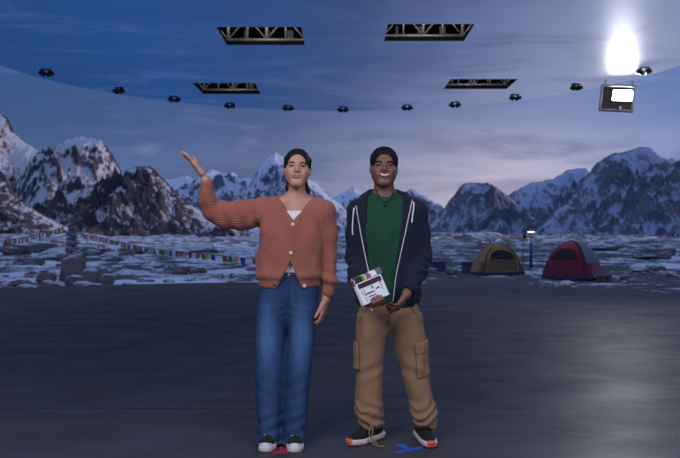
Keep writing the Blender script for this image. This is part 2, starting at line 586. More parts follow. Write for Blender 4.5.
# ---- materials of the place ----
def make_floor_mat():
    t = NT('stage_vinyl'); v = t.coord()
    sep = t.n.new('ShaderNodeSeparateXYZ'); t.t.links.new(v, sep.inputs[0])
    n = t.noise(t.mapping(v, (.6, 1.1, 1)), 2.0, 5, .6)
    f = t.noise(v, 60, 3)
    c = t.mix(n, (.022, .022, .026, 1), (.056, .055, .061, 1))
    y = t.math('ADD', sep.outputs[1], t.math('MULTIPLY', sep.outputs[0], .012))
    fr = t.math('ABSOLUTE', t.math('SUBTRACT', t.math('FRACT', t.math('MULTIPLY', t.math('ADD', y, -5.55), 1/2.65)), .5))
    seam = t.math('GREATER_THAN', fr, .4955)
    c = t.mix(t.math('MULTIPLY', seam, .8), c, (.004, .004, .006, 1))
    r = t.math('ADD', .33, t.math('MULTIPLY', n, .20))
    h = t.math('ADD', t.math('MULTIPLY', f, .4), t.math('MULTIPLY', t.noise(v, 9, 3), .6))
    nb = t.bump(h, .10, .004)
    df = t.new('ShaderNodeBsdfDiffuse', Color=c, Normal=nb)
    gl = t.new('ShaderNodeBsdfGlossy', Color=(1, 1, 1, 1), Roughness=r, Normal=nb)
    mx = t.n.new('ShaderNodeMixShader'); t.set(mx, 0, t.math('ADD', .055, t.math('MULTIPLY', t.sstep(t.noise(t.mapping(v, (.8, 1.2, 1)), 1.7, 6, .65, .5), .25, .75), .055)))
    t.t.links.new(df.outputs[0], mx.inputs[1]); t.t.links.new(gl.outputs[0], mx.inputs[2])
    t.t.links.new(mx.outputs[0], t.out.inputs[0])
    return t.m

def make_ceiling_mat():
    t = NT('led_ceiling_sky_picture'); v = t.coord()
    sep = t.n.new('ShaderNodeSeparateXYZ'); t.t.links.new(v, sep.inputs[0])
    n = t.noise(t.mapping(v, (.30, .30, 1), (1.3, 0, 0), (0, 0, .35)), .9, 6, .55, .6)
    n2 = t.noise(t.mapping(v, (.32, .55, 1), (3.1, 2, 0), (0, 0, -.6)), 1.3, 6, .6, .8)
    x = t.math('MULTIPLY_ADD', sep.outputs[0], 1/12., .5)
    x = t.math('ADD', x, t.math('MULTIPLY', t.math('SUBTRACT', n, .5), .22))
    x = t.math('ADD', x, t.math('MULTIPLY', t.math('SUBTRACT', sep.outputs[1], 13.0), .006))
    c = t.ramp(x, [(0.05, srgb(30, 68, 124)), (.22, srgb(34, 74, 136)), (.40, srgb(46, 76, 128)), (.52, srgb(62, 82, 126)),
                   (.64, srgb(88, 102, 144)), (.78, srgb(120, 131, 170)), (.95, srgb(136, 144, 180))])
    c = t.mix(t.math('MULTIPLY', t.sstep(n2, .48, .78), .20), c, srgb(118, 130, 178))
    c = t.mix(t.math('MULTIPLY', t.sstep(n2, .52, .30), .25), c, srgb(46, 60, 104))
    t.bsdf((.012, .012, .014, 1), .48, None, Emission__Color=c, Emission__Strength=1.0, Specular__IOR__Level=.05)
    return t.m

M_floor = make_floor_mat(); M_ceil = make_ceiling_mat()
M_black = mat_plain('black_metal', (.008, .008, .009, 1), .5, .2, 20, .1)
M_void = mat_plain('black_soffit', (.006, .006, .007, 1), .9, .1, 4, 0, Specular__IOR__Level=.03)
M_alu = mat_plain('grey_aluminium', (.30, .30, .31, 1), .45, .12, 30, .1, metallic=.6)
M_dkalu = mat_plain('dark_truss_steel', (.07, .07, .075, 1), .5, .2, 30, .1, metallic=.4)

def structure(o, label=None, cat=None):
    o['kind'] = 'structure'
    if label: o['label'] = label
    if cat: o['category'] = cat
    return o

# ---- floor ----
def horseshoe(c, r, y_end, n=120):
    """round far end, straight sides running back to y_end"""
    p = [(c[0]+r*math.cos(a), c[1]+r*math.sin(a)) for a in np.linspace(0, PI, n)]
    return p + [(c[0]-r, y_end), (c[0]+r, y_end)]

bm = bmesh.new()
top = [bm.verts.new((x, y, 0)) for x, y in horseshoe(FC, FR, -7)]
bot = [bm.verts.new((x, y, -.35)) for x, y in horseshoe(FC, FR, -7)]
bm.faces.new(top); bm.faces.new(bot[::-1])
for i in range(len(top)):
    j = (i+1) % len(top); bm.faces.new((top[i], bot[i], bot[j], top[j]))
structure(bm_obj('floor', bm, M_floor), 'dark blue grey stage floor with sheet seams', 'floor')

# ---- ceiling with four openings ----
def hole(px0, px1, py0, py1, pm=None):
    y0 = 3.2*FPX/(HORIZON-py0); y1 = 3.2*FPX/(HORIZON-py1)
    return (WX(px0, (y0+y1)/2), WX(px1, (y0+y1)/2), y0, y1)
HOLES = [hole(222, 303, 27, 45), hole(386, 469, 24, 41), hole(198, 258, 83, 94), hole(447, 512, 79, 89)]
bm = bmesh.new()
def loop2d(pts):
    vs = [bm.verts.new((x, y, CEIL_H)) for x, y in pts]
    return [bm.edges.new((vs[i], vs[(i+1) % len(vs)])) for i in range(len(vs))]
edges = loop2d(horseshoe(CC, CR, 5.2, 160))
for x0, x1, y0, y1 in HOLES: edges += loop2d([(x0, y0), (x1, y0), (x1, y1), (x0, y1)])
r = bmesh.ops.triangle_fill(bm, use_beauty=True, edges=edges)
def in_hole(f):
    c = f.calc_center_median()
    return any(x0 < c.x < x1 and y0 < c.y < y1 for x0, x1, y0, y1 in HOLES)
bad = [f for f in bm.faces if in_hole(f)]
if bad: bmesh.ops.delete(bm, geom=bad, context='FACES')
ex = bmesh.ops.extrude_face_region(bm, geom=list(bm.faces))
bmesh.ops.translate(bm, vec=(0, 0, .07), verts=[g for g in ex['geom'] if isinstance(g, bmesh.types.BMVert)])
ceil = bm_obj('ceiling', bm, M_ceil)
structure(ceil, 'round-ended LED ceiling showing a cloudy dusk sky', 'ceiling')
ceil.data.materials.append(M_void)
for p in ceil.data.polygons:
    if p.normal.z > -.5: p.material_index = 1

# black soffit above the ceiling that closes the openings
bm = bmesh.new()
o = [(CC[0]+(CR-1.1)*math.cos(a), CC[1]+(CR-1.1)*math.sin(a)) for a in np.linspace(0, PI, 48)] + [(CC[0]-CR+1.1, 5.4), (CC[0]+CR-1.1, 5.4)]
A = [bm.verts.new((x, y, CEIL_H+.07)) for x, y in o]; B = [bm.verts.new((x, y, CEIL_H+1.0)) for x, y in o]
bm.faces.new(B)
for i in range(len(A)):
    j = (i+1) % len(A); bm.faces.new((A[i], A[j], B[j], B[i]))
structure(bm_obj('ceiling_soffit', bm, M_void), 'black void above the ceiling openings', 'ceiling')

# ---- trusses seen through the openings ----
def truss(hx, label, bright):
    x0, x1, y0, y1 = hx
    w = x1-x0; y = y1+.13; z0 = CEIL_H+.12; h = .42
    t = empty('hanging_truss', label, 'truss', ((x0+x1)/2, y, z0), group=None, kind='thing')
    L = w/2 + .35
    def tub(name, a, b, r, m=M_alu):
        bm = bmesh.new(); bm_cyl(bm, a, b, r, 8); return bm_obj(name, bm, m, t, True)
    tub('bottom_chord', (-L, 0, 0), (L, 0, 0), .026)
    tub('bottom_chord', (-L, .3, 0), (L, .3, 0), .026, M_dkalu)
    tub('top_chord', (-L, 0, h), (L, 0, h), .026)
    tub('top_chord', (-L, .3, h), (L, .3, h), .026, M_dkalu)
    n = 4; st = w/n
    for k in range(-1, n+2):
        x = -w/2+k*st
        tub('upright', (x, 0, 0), (x, 0, h), .020 if k % 2 else .028)
        if k <= n:
            a, b = ((x, 0, 0), (x+st, 0, h*.95)) if k % 2 == 0 else ((x, 0, h*.95), (x+st, 0, 0))
            tub('diagonal_brace', a, b, .013)
    bm = bmesh.new(); bm_box(bm, (0, .16, -.045), (w*1.1, .10, .05), .005)
    bm_obj('cable_tray', bm, M_void, t)
    for sx in (-1, 1):
        bm = bmesh.new(); bm_cyl(bm, (sx*w*.3, .15, h), (sx*w*.3, .15, .86), .006, 6); bm_obj('hanging_cable', bm, M_black, t)
    for q in range(3):
        bm = bmesh.new(); x = -w*.35+q*w*.3+.05
        bm_box(bm, (x, .42, .12), (.05+.03*q, .05, .3), .004); bm_obj('clamp', bm, M_dkalu, t)
    ld = bpy.data.lights.new('truss_work_light', 'AREA'); ld.energy = bright; ld.size = w; ld.size_y = .1; ld.shape = 'RECTANGLE'; ld.color = (1, .96, .9)
    lo = bpy.data.objects.new('truss_work_light', ld); lo.location = ((x0+x1)/2, y0+.1, CEIL_H+.32)
    lo.rotation_euler = (-1.35+PI, 0, 0); COL.objects.link(lo)
    lo.rotation_euler = (PI/2, 0, 0)
    return t
truss(HOLES[0], 'grey lattice truss in the large ceiling opening above the person in the rust cardigan', 11)
truss(HOLES[1], 'grey lattice truss in the large ceiling opening above the person with the slate', 11)
truss(HOLES[2], 'grey lattice truss in the small deep ceiling opening above the raised hand', 8)
truss(HOLES[3], 'grey lattice truss in the small deep ceiling opening toward the flood light', 8)

M_strip = mat_emit('white_tube_light', (1, .98, .95, 1), 3.0)
for k, (px, hx, lab) in enumerate(((275, HOLES[0], 'short white strip light at the edge of the opening above the rust cardigan'),
                                   (404, HOLES[1], 'short white strip light at the edge of the opening above the green shirt'))):
    y = hx[2]+.30; z = CEIL_H + .06 + .23*.30
    t = empty('hanging_strip_light', lab, 'light', (WX(px, y), y, z), kind='thing')
    bm = bmesh.new(); bm_box(bm, (0, 0, 0), (.12, .03, .022), .004); bm_obj('tube', bm, M_strip, t)
    bm = bmesh.new(); bm_box(bm, (0, .005, .028), (.14, .05, .03), .004); bm_obj('housing', bm, M_alu, t)
    for sx in (-1, 1):
        bm = bmesh.new(); bm_cyl(bm, (sx*.05, 0, .04), (sx*.05, 0, .8), .003, 6); bm_obj('wire', bm, M_black, t)

# ---- small black fixtures along the ceiling rim ----
def rim_fixture():
    t = empty('hanging_rim_fixture', None, 'fixture', kind='thing')
    bm = bmesh.new(); bm_box(bm, (0, 0, -.012), (.22, .10, .024), .004); bm_obj('mounting_plate', bm, M_black, t)
    for x in (-.05, .06):
        bm = bmesh.new(); bm_cyl(bm, (x, 0, -.02), (x, 0, -.07), .012, 10); bm_obj('bracket', bm, M_black, t)
    for sx, rz in ((-1, .5), (1, -.4)):
        c = Vector((sx*.085, -.01, -.115)); R = Matrix.Rotation(rz, 3, 'Y') @ Matrix.Rotation(sx*.4, 3, 'Z')
        bm = bmesh.new(); bm_box(bm, c, (.135, .13, .105), .012, R)
        b = bm_obj('lamp_body', bm, M_black, t)
        d = R @ Vector((0, -1, 0))
        bm = bmesh.new(); bm_tube(bm, [c+d*.055, c+d*.085, c+d*.09], [.042, .047, .038], 16)
        bm_obj('lens', bm, M_lens, b, True)
        bm = bmesh.new(); bm_box(bm, c + R @ Vector((sx*.045, .02, .055)), (.05, .05, .035), .006, R); bm_obj('knob', bm, M_black, b)
    bm = bmesh.new(); bm_tube(bm, [(-.06, .02, -.1), (0, .03, -.135), (.06, .02, -.1)], .012, 8); bm_obj('cable', bm, M_black, t)
    return t
M_lens = mat_plain('dark_glass', (.012, .014, .02, 1), .15, .1, 10, 0)
FX = [(644, 71, 'black rim fixture beyond the flood light, on its outer side'),
      (576, 87.5, 'first black rim fixture inward from the flood light'),
      (515, 98, 'second black rim fixture inward from the flood light'),
      (455, 105.5, 'third black rim fixture inward from the flood light'),
      (407, 108.5, 'fourth black rim fixture from the flood light, above the shoulder of the navy hoodie'),
      (343, 110.5, 'fifth black rim fixture from the flood light, above the gap between the two people'),
      (288, 109, 'sixth black rim fixture from the flood light, above the dark-haired head in cardigan'),
      (230, 106.5, 'seventh black rim fixture from the flood light, just below the small opening'),
      (174, 100, 'eighth black rim fixture from the flood light, past the raised hand'),
      (119, 91, 'ninth black rim fixture from the flood light, above the domed snowy mountain'),
      (46, 73, 'tenth and last black rim fixture from the flood light, at the bluest sky')]
fx0 = None
for i, (px, py, lab) in enumerate(FX):
    d = 3.2*FPX/(HORIZON-(py-4.0))
    x = WX(px, d)
    q = Vector((x-CC[0], d-CC[1])); m = q.length
    if d > CC[1] and m > CR-.12: q *= (CR-.12)/m
    loc = (CC[0]+q.x, CC[1]+q.y, CEIL_H-.004)
    if fx0 is None: fx0 = o = rim_fixture()
    else: o = copy_tree(fx0)
    o['label'] = lab; o['group'] = 'black fixtures along the ceiling rim'
    o.location = loc; o.scale = (.86, .86, .78); o.rotation_euler = (0, 0, (-.5, .4, .2, -.3, .15, -.1, .3, -.2, .35, -.4, .5)[i])

# ---- flood light ----
M_led = mat_emit('white_led_panel', (.95, .96, 1, 1), 400.0)
M_flback = mat_plain('brown_grey_panel', (.085, .07, .062, 1), .8, .15, 20, .1)
M_lampframe = mat_plain('worn_grey_enamel', (.22, .22, .22, 1), .5, .1, 20, .05)
M_white = mat_plain('white_enamel', (.62, .62, .62, 1), .4, .06, 20, .05)
d = 16.1
fl = empty('hanging_flood_light', 'square hanging flood light with a glaring white panel', 'lamp', P(617, 98.5, d), (0, .10, -.35), kind='thing')
w, h = .62, .50
for nm, c, s in (('frame', (0, 0, h/2), (w+.04, .14, .035)), ('frame', (0, 0, -h/2), (w+.04, .14, .03)), ('frame', (-w/2, 0, 0), (.045, .14, h)), ('frame', (w/2, 0, 0), (.03, .14, h))):
    bm = bmesh.new(); bm_box(bm, c, s, .006); bm_obj(nm, bm, M_lampframe, fl)
bm = bmesh.new(); bm_box(bm, (0, .04, 0), (w, .02, h), .003); bm_obj('back_panel', bm, M_flback, fl)
bm = bmesh.new(); bm_box(bm, (.10, -.01, .06), (.39, .06, .23), .006); hb = bm_obj('lamp_housing', bm, M_black, fl)
bm = bmesh.new(); bm_box(bm, (.10, -.0425, .06), (.35, .004, .19), .001); bm_obj('lamp_panel', bm, M_led, hb)
bm = bmesh.new(); bm_cyl(bm, (.08, 0, -h/2), (.08, 0, -h/2+.10), .02, 10); bm_obj('yoke_bolt', bm, M_white, fl, True)
for sx in (-1, 1):
    bm = bmesh.new(); bm_cyl(bm, (sx*w*.42, 0, h/2), (sx*w*.42, 0, h/2+.12), .012, 8); bm_obj('hanging_rod', bm, M_alu, fl, True)

# ---- terrain ----
def edge_dist(x, y):
    """distance outside the stage edge"""
    dx = x-FC[0]; dy = y-FC[1]
    return np.where(dy > 0, np.sqrt(dx*dx+dy*dy)-FR, np.abs(dx)-FR)
def terr(x, y):
    x = np.asarray(x, np.float64); y = np.asarray(y, np.float64)
    e = np.maximum(edge_dist(x, y), 0)
    near = fbm(x*.35, y*.35, 2.0, 5)*(.03+.11*sst(.0, 14, e)) + fbm(x*1.7, y*1.7, 5.0, 4)*.035
    far = fbm(x*.03, y*.03, 9.0, 5)*.8*sst(15, 120, e) + (fbm(x*.013, y*.016, 4.0, 6)+.2)*5.0*sst(60, 300, e)
    return -.07 + near + far - .006*np.clip(e-5, 0, None)

th = np.linspace(math.radians(-112), math.radians(112), 1000)
k = np.concatenate([np.linspace(0, 8, 90), 8*np.exp(np.linspace(0, math.log(1500/8), 260))[1:]])
T, K = np.meshgrid(th, k, indexing='ij')
r0 = np.where(np.abs(T) > PI/2, FR/np.maximum(np.abs(np.sin(T)), .2), FR)
Rr = r0 - .02 + K
X = FC[0] + np.sin(T)*Rr; Y = FC[1] + np.cos(T)*Rr
Zt = terr(X, Y)
nt, nk = T.shape
idx = np.arange(nt*nk).reshape(nt, nk)
Q = np.stack([idx[:-1, :-1], idx[1:, :-1], idx[1:, 1:], idx[:-1, 1:]], -1).reshape(-1, 4)[:, ::-1]
def make_ground_mat():
    t = NT('snowy_gravel'); v = t.coord()
    sep = t.n.new('ShaderNodeSeparateXYZ'); t.t.links.new(v, sep.inputs[0])
    a = t.noise(t.mapping(v, (.5, .32, 1)), .9, 7, .62, .6)
    b = t.noise(v, .09, 6, .6, .3)
    c = t.noise(v, 7, 5, .65)
    # snow lies thicker on the side of the cairn, gravel shows around the tents
    side = t.sstep(sep.outputs[0], 6.0, -5.0)
    m = t.math('ADD', t.math('MULTIPLY', a, .62), t.math('MULTIPLY', b, .38))
    m = t.math('ADD', m, t.math('MULTIPLY', t.math('SUBTRACT', c, .5), .22))
    m = t.math('ADD', m, t.math('MULTIPLY', side, .035))
    snow = t.sstep(m, .488, .565)
    rock = t.mix(c, (.040, .042, .055, 1), (.13, .125, .135, 1))
    col = t.mix(snow, rock, (.66, .72, .84, 1))
    h = t.math('ADD', t.math('MULTIPLY', c, .7), t.math('MULTIPLY', snow, .25))
    t.bsdf(col, .85, t.bump(h, .8, .06), Specular__IOR__Level=.2)
    return t.m
M_ground = make_ground_mat()
g = np_mesh('valley_ground', np.stack([X, Y, Zt], -1).reshape(-1, 3), Q, M_ground)
structure(g, 'snow patched stony valley ground beyond the stage edge', 'ground')

# ---- mountains ----
def make_mountain_mat(name, rock0, rock1, snow, fs=.34, a=.30, b=.70):
    t = NT(name); v = t.coord()
    s = t.attr('snow')
    f = t.noise(t.mapping(v, (1, .6, .55)), fs, 8, .72, .4); f2 = t.noise(v, .035, 5, .6)
    m = t.math('ADD', s, t.math('MULTIPLY', t.math('SUBTRACT', f, .5), 1.9))
    m = t.sstep(m, a, b)
    rock = t.mix(t.sstep(f2, .35, .65), rock0, rock1)
    col = t.mix(m, rock, snow)
    t.bsdf(col, .9, t.bump(f, 1.0, 3.5), Specular__IOR__Level=.1)
    return t.m
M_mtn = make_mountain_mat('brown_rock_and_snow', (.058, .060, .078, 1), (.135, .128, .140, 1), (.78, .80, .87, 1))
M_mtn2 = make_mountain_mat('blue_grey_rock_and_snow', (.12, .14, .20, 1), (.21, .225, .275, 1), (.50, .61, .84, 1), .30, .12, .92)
M_mtn3 = make_mountain_mat('distant_haze_tinted_rock_and_snow', (.10, .14, .21, 1), (.17, .21, .28, 1), (.74, .84, .97, 1), .12, .2, .8)  # distance haze put into the paler, bluer rock and snow colours

def mountain(sil, D, front, back, seed, cover, mat, label, spur=.30, warp=.25, gy=1.5, hbias=.5, jag=1.3, ny=240, yaw=0.0):
    px = np.array([s[0] for s in sil], float); py = np.array([s[1] for s in sil], float)
    nx = int(min(520, (px[-1]-px[0])*1.7+40))
    u = np.linspace(px[0]-2, px[-1]+2, nx)
    zpy = np.interp(u, px, py)
    w = 5; pad = np.pad(zpy, (w//2, w//2), 'edge'); zpy = .5*zpy+.5*np.convolve(pad, np.ones(w)/w, 'valid')
    zpy = zpy - jag*fbm(u*.16, u*0+seed, 1.0, 4)
    xs = WX(u, D); zr = CAM_H + (HORIZON-zpy)*D/FPX
    base = -.03*D - 6
    yf = D - front*(np.linspace(1, 0, int(ny*.8))**1.15)
    yb = D + back*np.linspace(0, 1, int(ny*.2)+1)[1:]
    ys = np.concatenate([yf, yb])
    XX, YY = np.meshgrid(xs, ys, indexing='ij')
    H = float(zr.max()-base)
    lam = H*.55
    t = np.clip((D-YY)/front, 0, 1); tb = np.clip((YY-D)/back, 0, 1)
    wx = XX + warp*H*t*fbm(XX/lam*.6, YY/lam*.6, seed+2.0, 3)
    ZR = np.interp(wx, xs, zr)
    # a soft version of the ridge further down the slope
    sm = np.convolve(np.pad(zr, 20, 'edge'), np.ones(41)/41, 'valid')
    ZS = np.interp(wx, xs, sm)
    ZR = ZR*(1-sst(.05, .6, t)) + ZS*sst(.05, .6, t)
    g = np.where(YY <= D, (1-t)**1.15, (1-tb)**1.1)
    Z = base + (ZR-base)*g
    env = sst(.0, .22, t)*(1-.55*t)
    rd = ridged(XX/lam, YY/(lam*gy), seed*1.7, 7, .60)
    Z = Z + spur*(ZR-base)*env*(rd-.62)
    Z = Z + .05*H*env*fbm(XX/(lam*.2), YY/(lam*.28), seed, 6, .62)
    # keep the ends of the massif down
    # snow: gullies and gentle slopes hold it, cliffs shed it
    gx = np.gradient(Z, axis=0)/np.gradient(XX, axis=0); gyv = np.gradient(Z, axis=1)/np.gradient(YY, axis=1)
    nz = 1/np.sqrt(1+gx*gx+gyv*gyv)
    def blur(A, n):
        for ax in (0, 1):
            A = np.apply_along_axis(lambda q: np.convolve(np.pad(q, n//2, 'edge'), np.ones(n)/n, 'valid'), ax, A)
        return A
    conc = (blur(Z, 15)-Z)/(H*.03)
    hh = (Z-base)/H
    s = 1.4*nz + .55*np.clip(conc, -1, 1) + hbias*hh + .5*fbm(XX/(lam*.35), YY/(lam*.5), seed+7., 5, .6) + .25*fbm(XX/(lam*.1), YY/(lam*.2), seed+9., 3, .6)
    th_ = np.quantile(s[:, :len(yf)], 1-cover); sp = s.std()
    snow = np.clip(.5+(s-th_)/(sp*2.2), 0, 1)
    n1, n2 = XX.shape
    idx = np.arange(n1*n2).reshape(n1, n2)
    Q = np.stack([idx[:-1, :-1], idx[1:, :-1], idx[1:, 1:], idx[:-1, 1:]], -1).reshape(-1, 4)
    o = np_mesh('mountain', np.stack([XX, YY, Z], -1).reshape(-1, 3), Q, mat, None, True, {'snow': snow.ravel()})
    o.rotation_euler = (0, 0, yaw)
    return structure(o, label, 'mountain')

mountain([(-70, 150), (-40, 128), (-15, 118), (0, 113), (8, 118), (14, 132), (25, 143), (36, 149), (46, 156), (60, 170), (80, 190), (110, 215), (140, 238)],
         1500, 420, 260, 3.1, .48, M_mtn, 'tall snowy massif behind the domed mountain, cut by the picture edge', hbias=1.2)
mountain([(-20, 236), (0, 205), (15, 186), (26, 172), (40, 160), (52, 149), (64, 140), (78, 136), (92, 139), (102, 141), (108, 148), (114, 157), (122, 172), (132, 190), (150, 212), (175, 236)],
         1050, 300, 200, 8.3, .58, M_mtn, 'domed snow covered mountain with dark summit rocks', hbias=.8, spur=.27)
mountain([(20, 238), (38, 222), (52, 206), (66, 194), (84, 188), (104, 181), (122, 172), (135, 166), (150, 167), (158, 172), (168, 184), (184, 199), (198, 209), (214, 219), (236, 228), (262, 238)],
         720, 230, 150, 14.7, .44, M_mtn, 'dark rocky mountain with snow streaks in front of the domed one', hbias=.2, spur=.36)
mountain([(-60, 150), (-25, 165), (0, 177), (8, 183), (16, 196), (28, 206), (42, 214), (58, 223), (78, 232), (100, 240)],
         430, 150, 90, 21.2, .5, M_mtn, 'low snow dusted rocky spur at the foot of the massif', hbias=.1, spur=.25)
mountain([(120, 190), (150, 183), (165, 180), (176, 178), (186, 176), (196, 179), (205, 173), (213, 169), (222, 173), (232, 172), (242, 178), (252, 178), (262, 164), (270, 155), (276, 152), (284, 158),
          (296, 168), (308, 178), (318, 185), (328, 194), (338, 202), (345, 208), (358, 222), (380, 236)],
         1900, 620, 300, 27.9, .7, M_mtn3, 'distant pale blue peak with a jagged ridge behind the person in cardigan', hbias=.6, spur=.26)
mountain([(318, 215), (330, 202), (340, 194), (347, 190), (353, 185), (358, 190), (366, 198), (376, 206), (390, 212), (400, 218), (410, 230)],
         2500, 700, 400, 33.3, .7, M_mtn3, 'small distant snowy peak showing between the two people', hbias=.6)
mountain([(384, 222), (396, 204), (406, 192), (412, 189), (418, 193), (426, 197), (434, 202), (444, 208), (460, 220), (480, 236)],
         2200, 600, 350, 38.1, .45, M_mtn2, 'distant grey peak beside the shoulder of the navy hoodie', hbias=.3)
mountain([(404, 238), (424, 230), (438, 217), (449, 201), (457, 191), (463, 184), (474, 182), (487, 183), (496, 187), (503, 192), (512, 199), (524, 211), (540, 224), (562, 238)],
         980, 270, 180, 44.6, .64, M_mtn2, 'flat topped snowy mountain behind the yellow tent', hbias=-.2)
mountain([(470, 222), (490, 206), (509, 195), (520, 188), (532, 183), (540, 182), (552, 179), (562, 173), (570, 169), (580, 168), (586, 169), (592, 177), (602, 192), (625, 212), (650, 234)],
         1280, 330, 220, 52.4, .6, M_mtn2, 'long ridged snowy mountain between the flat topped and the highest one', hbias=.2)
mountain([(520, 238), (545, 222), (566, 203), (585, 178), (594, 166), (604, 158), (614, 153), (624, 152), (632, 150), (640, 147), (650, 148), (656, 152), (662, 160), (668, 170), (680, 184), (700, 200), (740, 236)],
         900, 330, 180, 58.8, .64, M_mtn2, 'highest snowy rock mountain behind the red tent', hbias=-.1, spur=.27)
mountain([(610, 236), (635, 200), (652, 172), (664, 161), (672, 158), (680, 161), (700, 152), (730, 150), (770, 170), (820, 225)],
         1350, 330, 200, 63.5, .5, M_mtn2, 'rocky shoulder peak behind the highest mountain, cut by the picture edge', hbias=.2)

# unseen ridge added out of view to keep the low sun off the stage
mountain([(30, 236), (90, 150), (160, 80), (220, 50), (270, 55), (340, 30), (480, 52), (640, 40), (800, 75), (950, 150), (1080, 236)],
         460, 200, 160, 71.7, .5, M_mtn2, 'unseen steep snowy ridge added to shade the stage', hbias=.2, ny=160, yaw=-1.05)
# ================================================================== THINGS ON THE VALLEY GROUND
# ---- rocks ----
def make_rock_mat():
    t = NT('snow_dusted_rock'); v = t.coord('Generated')
    g = t.n.new('ShaderNodeNewGeometry'); sp = t.n.new('ShaderNodeSeparateXYZ'); t.t.links.new(g.outputs['Normal'], sp.inputs[0])
    n = t.noise(v, 5, 6, .65); n2 = t.noise(v, 14, 5, .6)
    rock = t.mix(n, (.070, .066, .072, 1), (.27, .24, .235, 1))
    m = t.math('ADD', sp.outputs[2], t.math('MULTIPLY', t.math('SUBTRACT', n2, .5), 1.1))
    col = t.mix(t.math('MULTIPLY', t.sstep(m, .62, .95), .85), rock, (.62, .67, .78, 1))
    t.bsdf(col, .9, t.bump(n2, .6, .03), Specular__IOR__Level=.2)
    return t.m
M_rock = make_rock_mat()
def rock_mesh(seed, flat):
    bm = bmesh.new(); bmesh.ops.create_icosphere(bm, subdivisions=5, radius=1)
    V = np.array([v.co[:] for v in bm.verts])
    r = np.random.RandomState(seed)
    for _ in range(9):                      # chop facets
        n = r.randn(3); n /= np.linalg.norm(n); d = r.uniform(.55, .85)
        q = V @ n; V = V - np.outer(np.clip(q-d, 0, None)*.9, n)
    n = fbm(V[:, 0]*1.6+seed, V[:, 1]*1.6, V[:, 2]*1.6, 5)
    V = V*(1+.14*n[:, None])
    V[:, 2] *= flat
    for v, c in zip(bm.verts, V): v.co = c
    me = bpy.data.meshes.new('boulder')
    bm.to_mesh(me); bm.free(); me.shade_smooth(); me.materials.append(M_rock)
    return me
ROCKS = [rock_mesh(s, f) for s, f in ((1, .75), (2, .6), (3, .9), (4, .5), (5, .7), (6, .42))]
placed = []
def boulder(px, py, wpx, hpx, d, k, label, group=None, rz=None, name='boulder', tilt=0):
    """py is where its visible foot stands"""
    w = wpx*d/FPX/2; h = hpx*d/FPX
    x = WX(px, d); z = float(terr(x, d))
    o = bpy.data.objects.new(name, ROCKS[k]); COL.objects.link(o)
    f = (.75, .6, .9, .5, .7, .42)[k]
    o.scale = (w, w*.8, h/f/1.25)
    o.rotation_euler = (0, tilt, random.uniform(-.5, .5) if rz is None else rz)
    o.location = (x, d, z+h*.42)
    tag(o, label, 'boulder' if name == 'boulder' else 'rock', group)
    placed.append((x, d, w))
    return o
boulder(72, 277, 30, 27, 21.6, 2, 'tallest grey boulder below the cairn, snow on its shoulders', tilt=.1, rz=.2)
boulder(93, 276, 24, 15, 21.0, 0, 'brown grey boulder leaning beside the tallest boulder', tilt=-.25, rz=-.1)
boulder(76, 284, 22, 10, 19.9, 4, 'rounded boulder in front of the tallest boulder')
boulder(46, 276, 20, 10, 21.3, 1, 'dark low boulder on the outer side of the tallest boulder', rz=.1)
boulder(83, 287, 30, 7, 19.1, 5, 'flat pale slab rock at the stage edge under the boulders', rz=.1)
boulder(48, 285, 22, 8, 18.9, 5, 'flat grey slab rock at the stage edge beside the snow field', rz=.1)
boulder(25, 289, 26, 6, 18.4, 5, 'long flat stone at the stage edge near the picture border', rz=-.1)
boulder(6, 287, 18, 7, 18.6, 3, 'squarish stone at the stage edge by the picture border')
boulder(28, 258, 32, 9, 34, 1, 'wide dark rock outcrop below the flags near the picture border', rz=.1)
boulder(60, 249, 40, 11, 42, 3, 'broad dark outcrop directly below the cairn', rz=0)
boulder(16, 247, 34, 14, 60, 0, 'brown snow capped outcrop above the prayer flags', rz=.2)
boulder(113, 250, 26, 9, 44, 3, 'low brown outcrop past the cairn under the flags', rz=.1)
boulder(176, 262, 26, 8, 26.5, 1, 'dark rounded rock under the flags on the snow', rz=.1)
boulder(197, 260, 22, 8, 27.2, 0, 'brown rock under the flags nearest the rust cardigan', rz=-.1)
boulder(98, 244, 34, 11, 62, 0, 'brown snow topped outcrop just past the cairn', rz=.1)
boulder(45, 240, 30, 10, 72, 4, 'dark outcrop between the cairn and the rocky spur', rz=.2)
boulder(130, 246, 30, 8, 70, 1, 'dark flat outcrop at the foot of the dark mountain', rz=0)
boulder(205, 245, 34, 7, 80, 3, 'long dark outcrop at the mountain foot under the raised sleeve', rz=0)
boulder(600, 247, 40, 6, 75, 5, 'thin dark outcrop behind the apex of the red tent', rz=0)
boulder(108, 281, 16, 9, 20.4, 4, 'small grey boulder at the end of the boulder cluster toward the cardigan', rz=.2)
boulder(150, 258, 24, 4, 31, 5, 'thin dark rock shelf in the snow under the flags', rz=0)
boulder(452, 262, 14, 7, 26, 0, 'grey rock between the blue crates and the yellow tent', rz=.2)
boulder(655, 248, 44, 11, 48, 1, 'wide dark rock outcrop beyond the red tent', rz=.1)
boulder(640, 263, 22, 6, 29, 3, 'dark low rock on the snow past the red tent', rz=.1)
boulder(660, 262, 12, 5, 29, 4, 'small dark rock farthest past the red tent', rz=.1)
boulder(568, 282, 18, 4, 20.3, 3, 'flat dark stone before the red tent at the stage edge', rz=0)
boulder(626, 273, 12, 4, 23.5, 4, 'small dark stone beside the olive box', rz=0)
n = 0; tries = 0
rr = random.Random(4)
